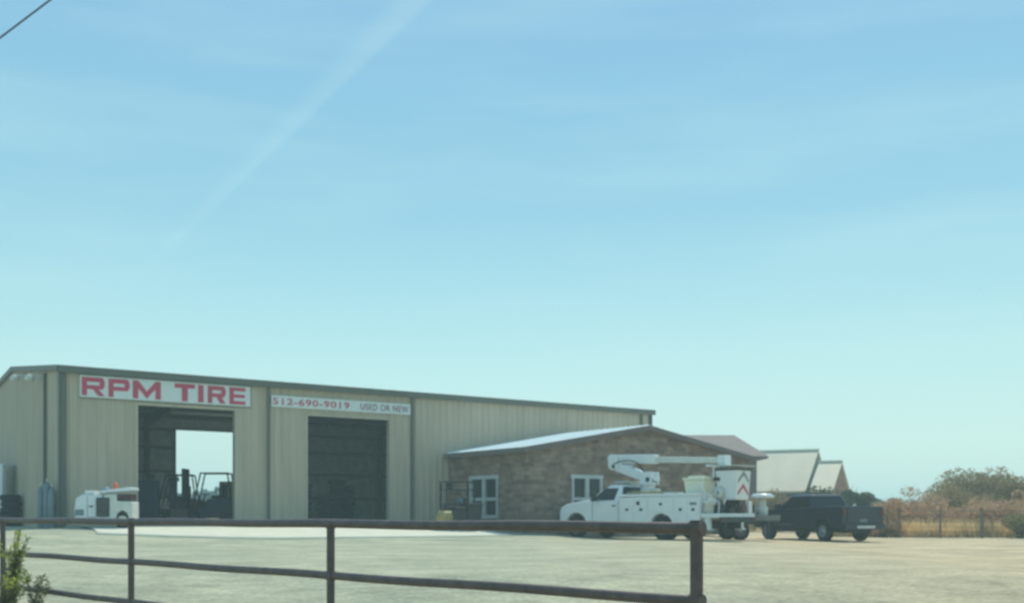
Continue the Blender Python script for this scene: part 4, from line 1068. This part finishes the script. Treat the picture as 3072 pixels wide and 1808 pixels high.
def blades(n, region, hmin, hmax, m, name, label, wd=.02, seed=5):
    rng = random.Random(seed); b_ = MB()
    for _ in range(n):
        x, y = region(rng); h = rng.uniform(hmin, hmax); a = rng.uniform(0, pi); z = H(x, y)
        dx, dy = cos(a) * wd, sin(a) * wd; lx, ly = rng.uniform(-.3, .3) * h, rng.uniform(-.3, .3) * h
        b_.add([(x - dx, y - dy, z - .02), (x + dx, y + dy, z - .02), (x + lx, y + ly, z + h)], [(0, 1, 2)])
    o = b_.build(name, m, fix=False); tag(o, label, 'grass', kind='stuff'); return o
def reg_field(r):
    u = r.random(); p = fa_.lerp(fb_ + (fb_ - fa_) * .25, u * 1.0); d = r.random() ** 1.3 * 9
    return p.x + d * .35, p.y + .25 + d
blades(42000, reg_field, .35, .95, 'drygrass', 'dry_grass', 'tall golden dry grass behind the wire fence', .028)
def reg_left(r):
    return r.uniform(-26, 22), r.uniform(64, 80)
blades(9000, reg_left, .25, .6, 'drygrass', 'dry_grass', 'thin dry grass in the open field behind the buildings', .03, 6)

# far hedge seen through the shop's rear doorway
rng = random.Random(3); hm = MB()
bl = [(-62 + i * 2.1, 118 + rng.uniform(-3, 3), 1.5, 2.2, 1.6, 1.6 + rng.random() * .9) for i in range(38)]
leaf_cloud(hm, bl, 9000, .42, rng, .8)
o = hm.build('far_treeline', 'farhedge', fix=False); tag(o, 'distant blue green treeline seen through the left bay', 'treeline', kind='stuff')

# weeds growing at the near fence
def weed(label, x, y, h, seed, n=7, spread=.18, flower=True):
    rng = random.Random(seed); z = H(x, y)
    t = thing('weed', label, 'weed', (x, y, z), 0, 'weeds along the pipe fence')
    sm, lf, fl = MB(), MB(), MB()
    for k in range(n):
        a = rng.uniform(0, 2 * pi); lean = rng.uniform(.2, 1) * spread; hh = h * rng.uniform(.6, 1)
        p = Vector((0, 0, -.05)); top = Vector((cos(a) * lean, sin(a) * lean, hh))
        midp = Vector((cos(a) * lean * .35, sin(a) * lean * .35, hh * .55))
        sm.cyl(p, midp, .006, .005, n=5); sm.cyl(midp, top, .005, .003, n=5)
        for q in range(60):
            u = rng.uniform(.15, 1); c = p.lerp(midp, u * 2) if u < .5 else midp.lerp(top, u * 2 - 1)
            d = Vector((rng.uniform(-1, 1), rng.uniform(-1, 1), rng.uniform(-.2, .9))).normalized() * rng.uniform(.035, .08)
            w_ = d.orthogonal().normalized() * .009
            (fl if (flower and u > .72 and rng.random() < .6) else lf).add([c, c + d * .5 + w_, c + d, c + d * .5 - w_], [(0, 1, 2, 3)])
    sm.build('stem', 'weed', t); lf.build('leaf_mass', 'weed', t, fix=False)
    if flower: fl.build('blossom', 'weedflower', t, fix=False)
weed('bushy yellow green weed beside the leftmost fence post', -6.05, 12.9, 1.12, 1, 18, .24)
weed('low leafy weed at the bottom left corner below the fence', -5.95, 12.4, .70, 2, 22, .34)
weed('wispy weed right of the bushy yellow green weed', -5.7, 12.7, .72, 3, 7, .26, False)
weed('thin weed with a yellow blossom between second and third fence posts', -2.45, 9.3, .74, 4, 3, .20)
weed('short thin weed right of the yellow blossom weed', -2.3, 9.6, .5, 6, 4, .25, False)

# ------------------------------------------------------------------ overhead cable
pc0, pc1 = Vector((-9.6, 20.0, 9.82)), Vector((-8.66, 20.0, 10.53))
dd = pc1 - pc0
cb = MB(); a = pc0 - dd * 9.0; b_ = pc1 + dd * 4.2
prev = a
for i in range(1, 25):
    u = i / 24; p = a.lerp(b_, u); prevp = prev; cb.cyl(prevp, p, .018, n=8, caps=False); prev = p
o = cb.build('overhead_cable', 'cable'); tag(o, 'thin dark overhead cable crossing the upper left corner of the sky', 'cable')

# ------------------------------------------------------------------ haze
hz = bpy.data.materials.new('glare_haze'); hz.use_nodes = True
hn, hl = hz.node_tree.nodes, hz.node_tree.links
for q in list(hn):
    if q.type == 'BSDF_PRINCIPLED': hn.remove(q)
pv = hn.new('ShaderNodeVolumePrincipled'); pv.inputs['Color'].default_value = (.68, .91, .95, 1)
pv.inputs['Density'].default_value = 0.0022; pv.inputs['Anisotropy'].default_value = 0.0  # volume added to lift the blacks, in place of veiling glare on window glass
ho = [q for q in hn if q.type == 'OUTPUT_MATERIAL'][0]
hl.new(pv.outputs[0], ho.inputs['Volume'])
o = MB().box(-900, 900, -900, 900, -2.2, 14.5).build('glare_haze', hz); tag(o, 'added thin air volume standing in for glare on the window glass', kind='stuff')
scene.cycles.volume_bounces = 1
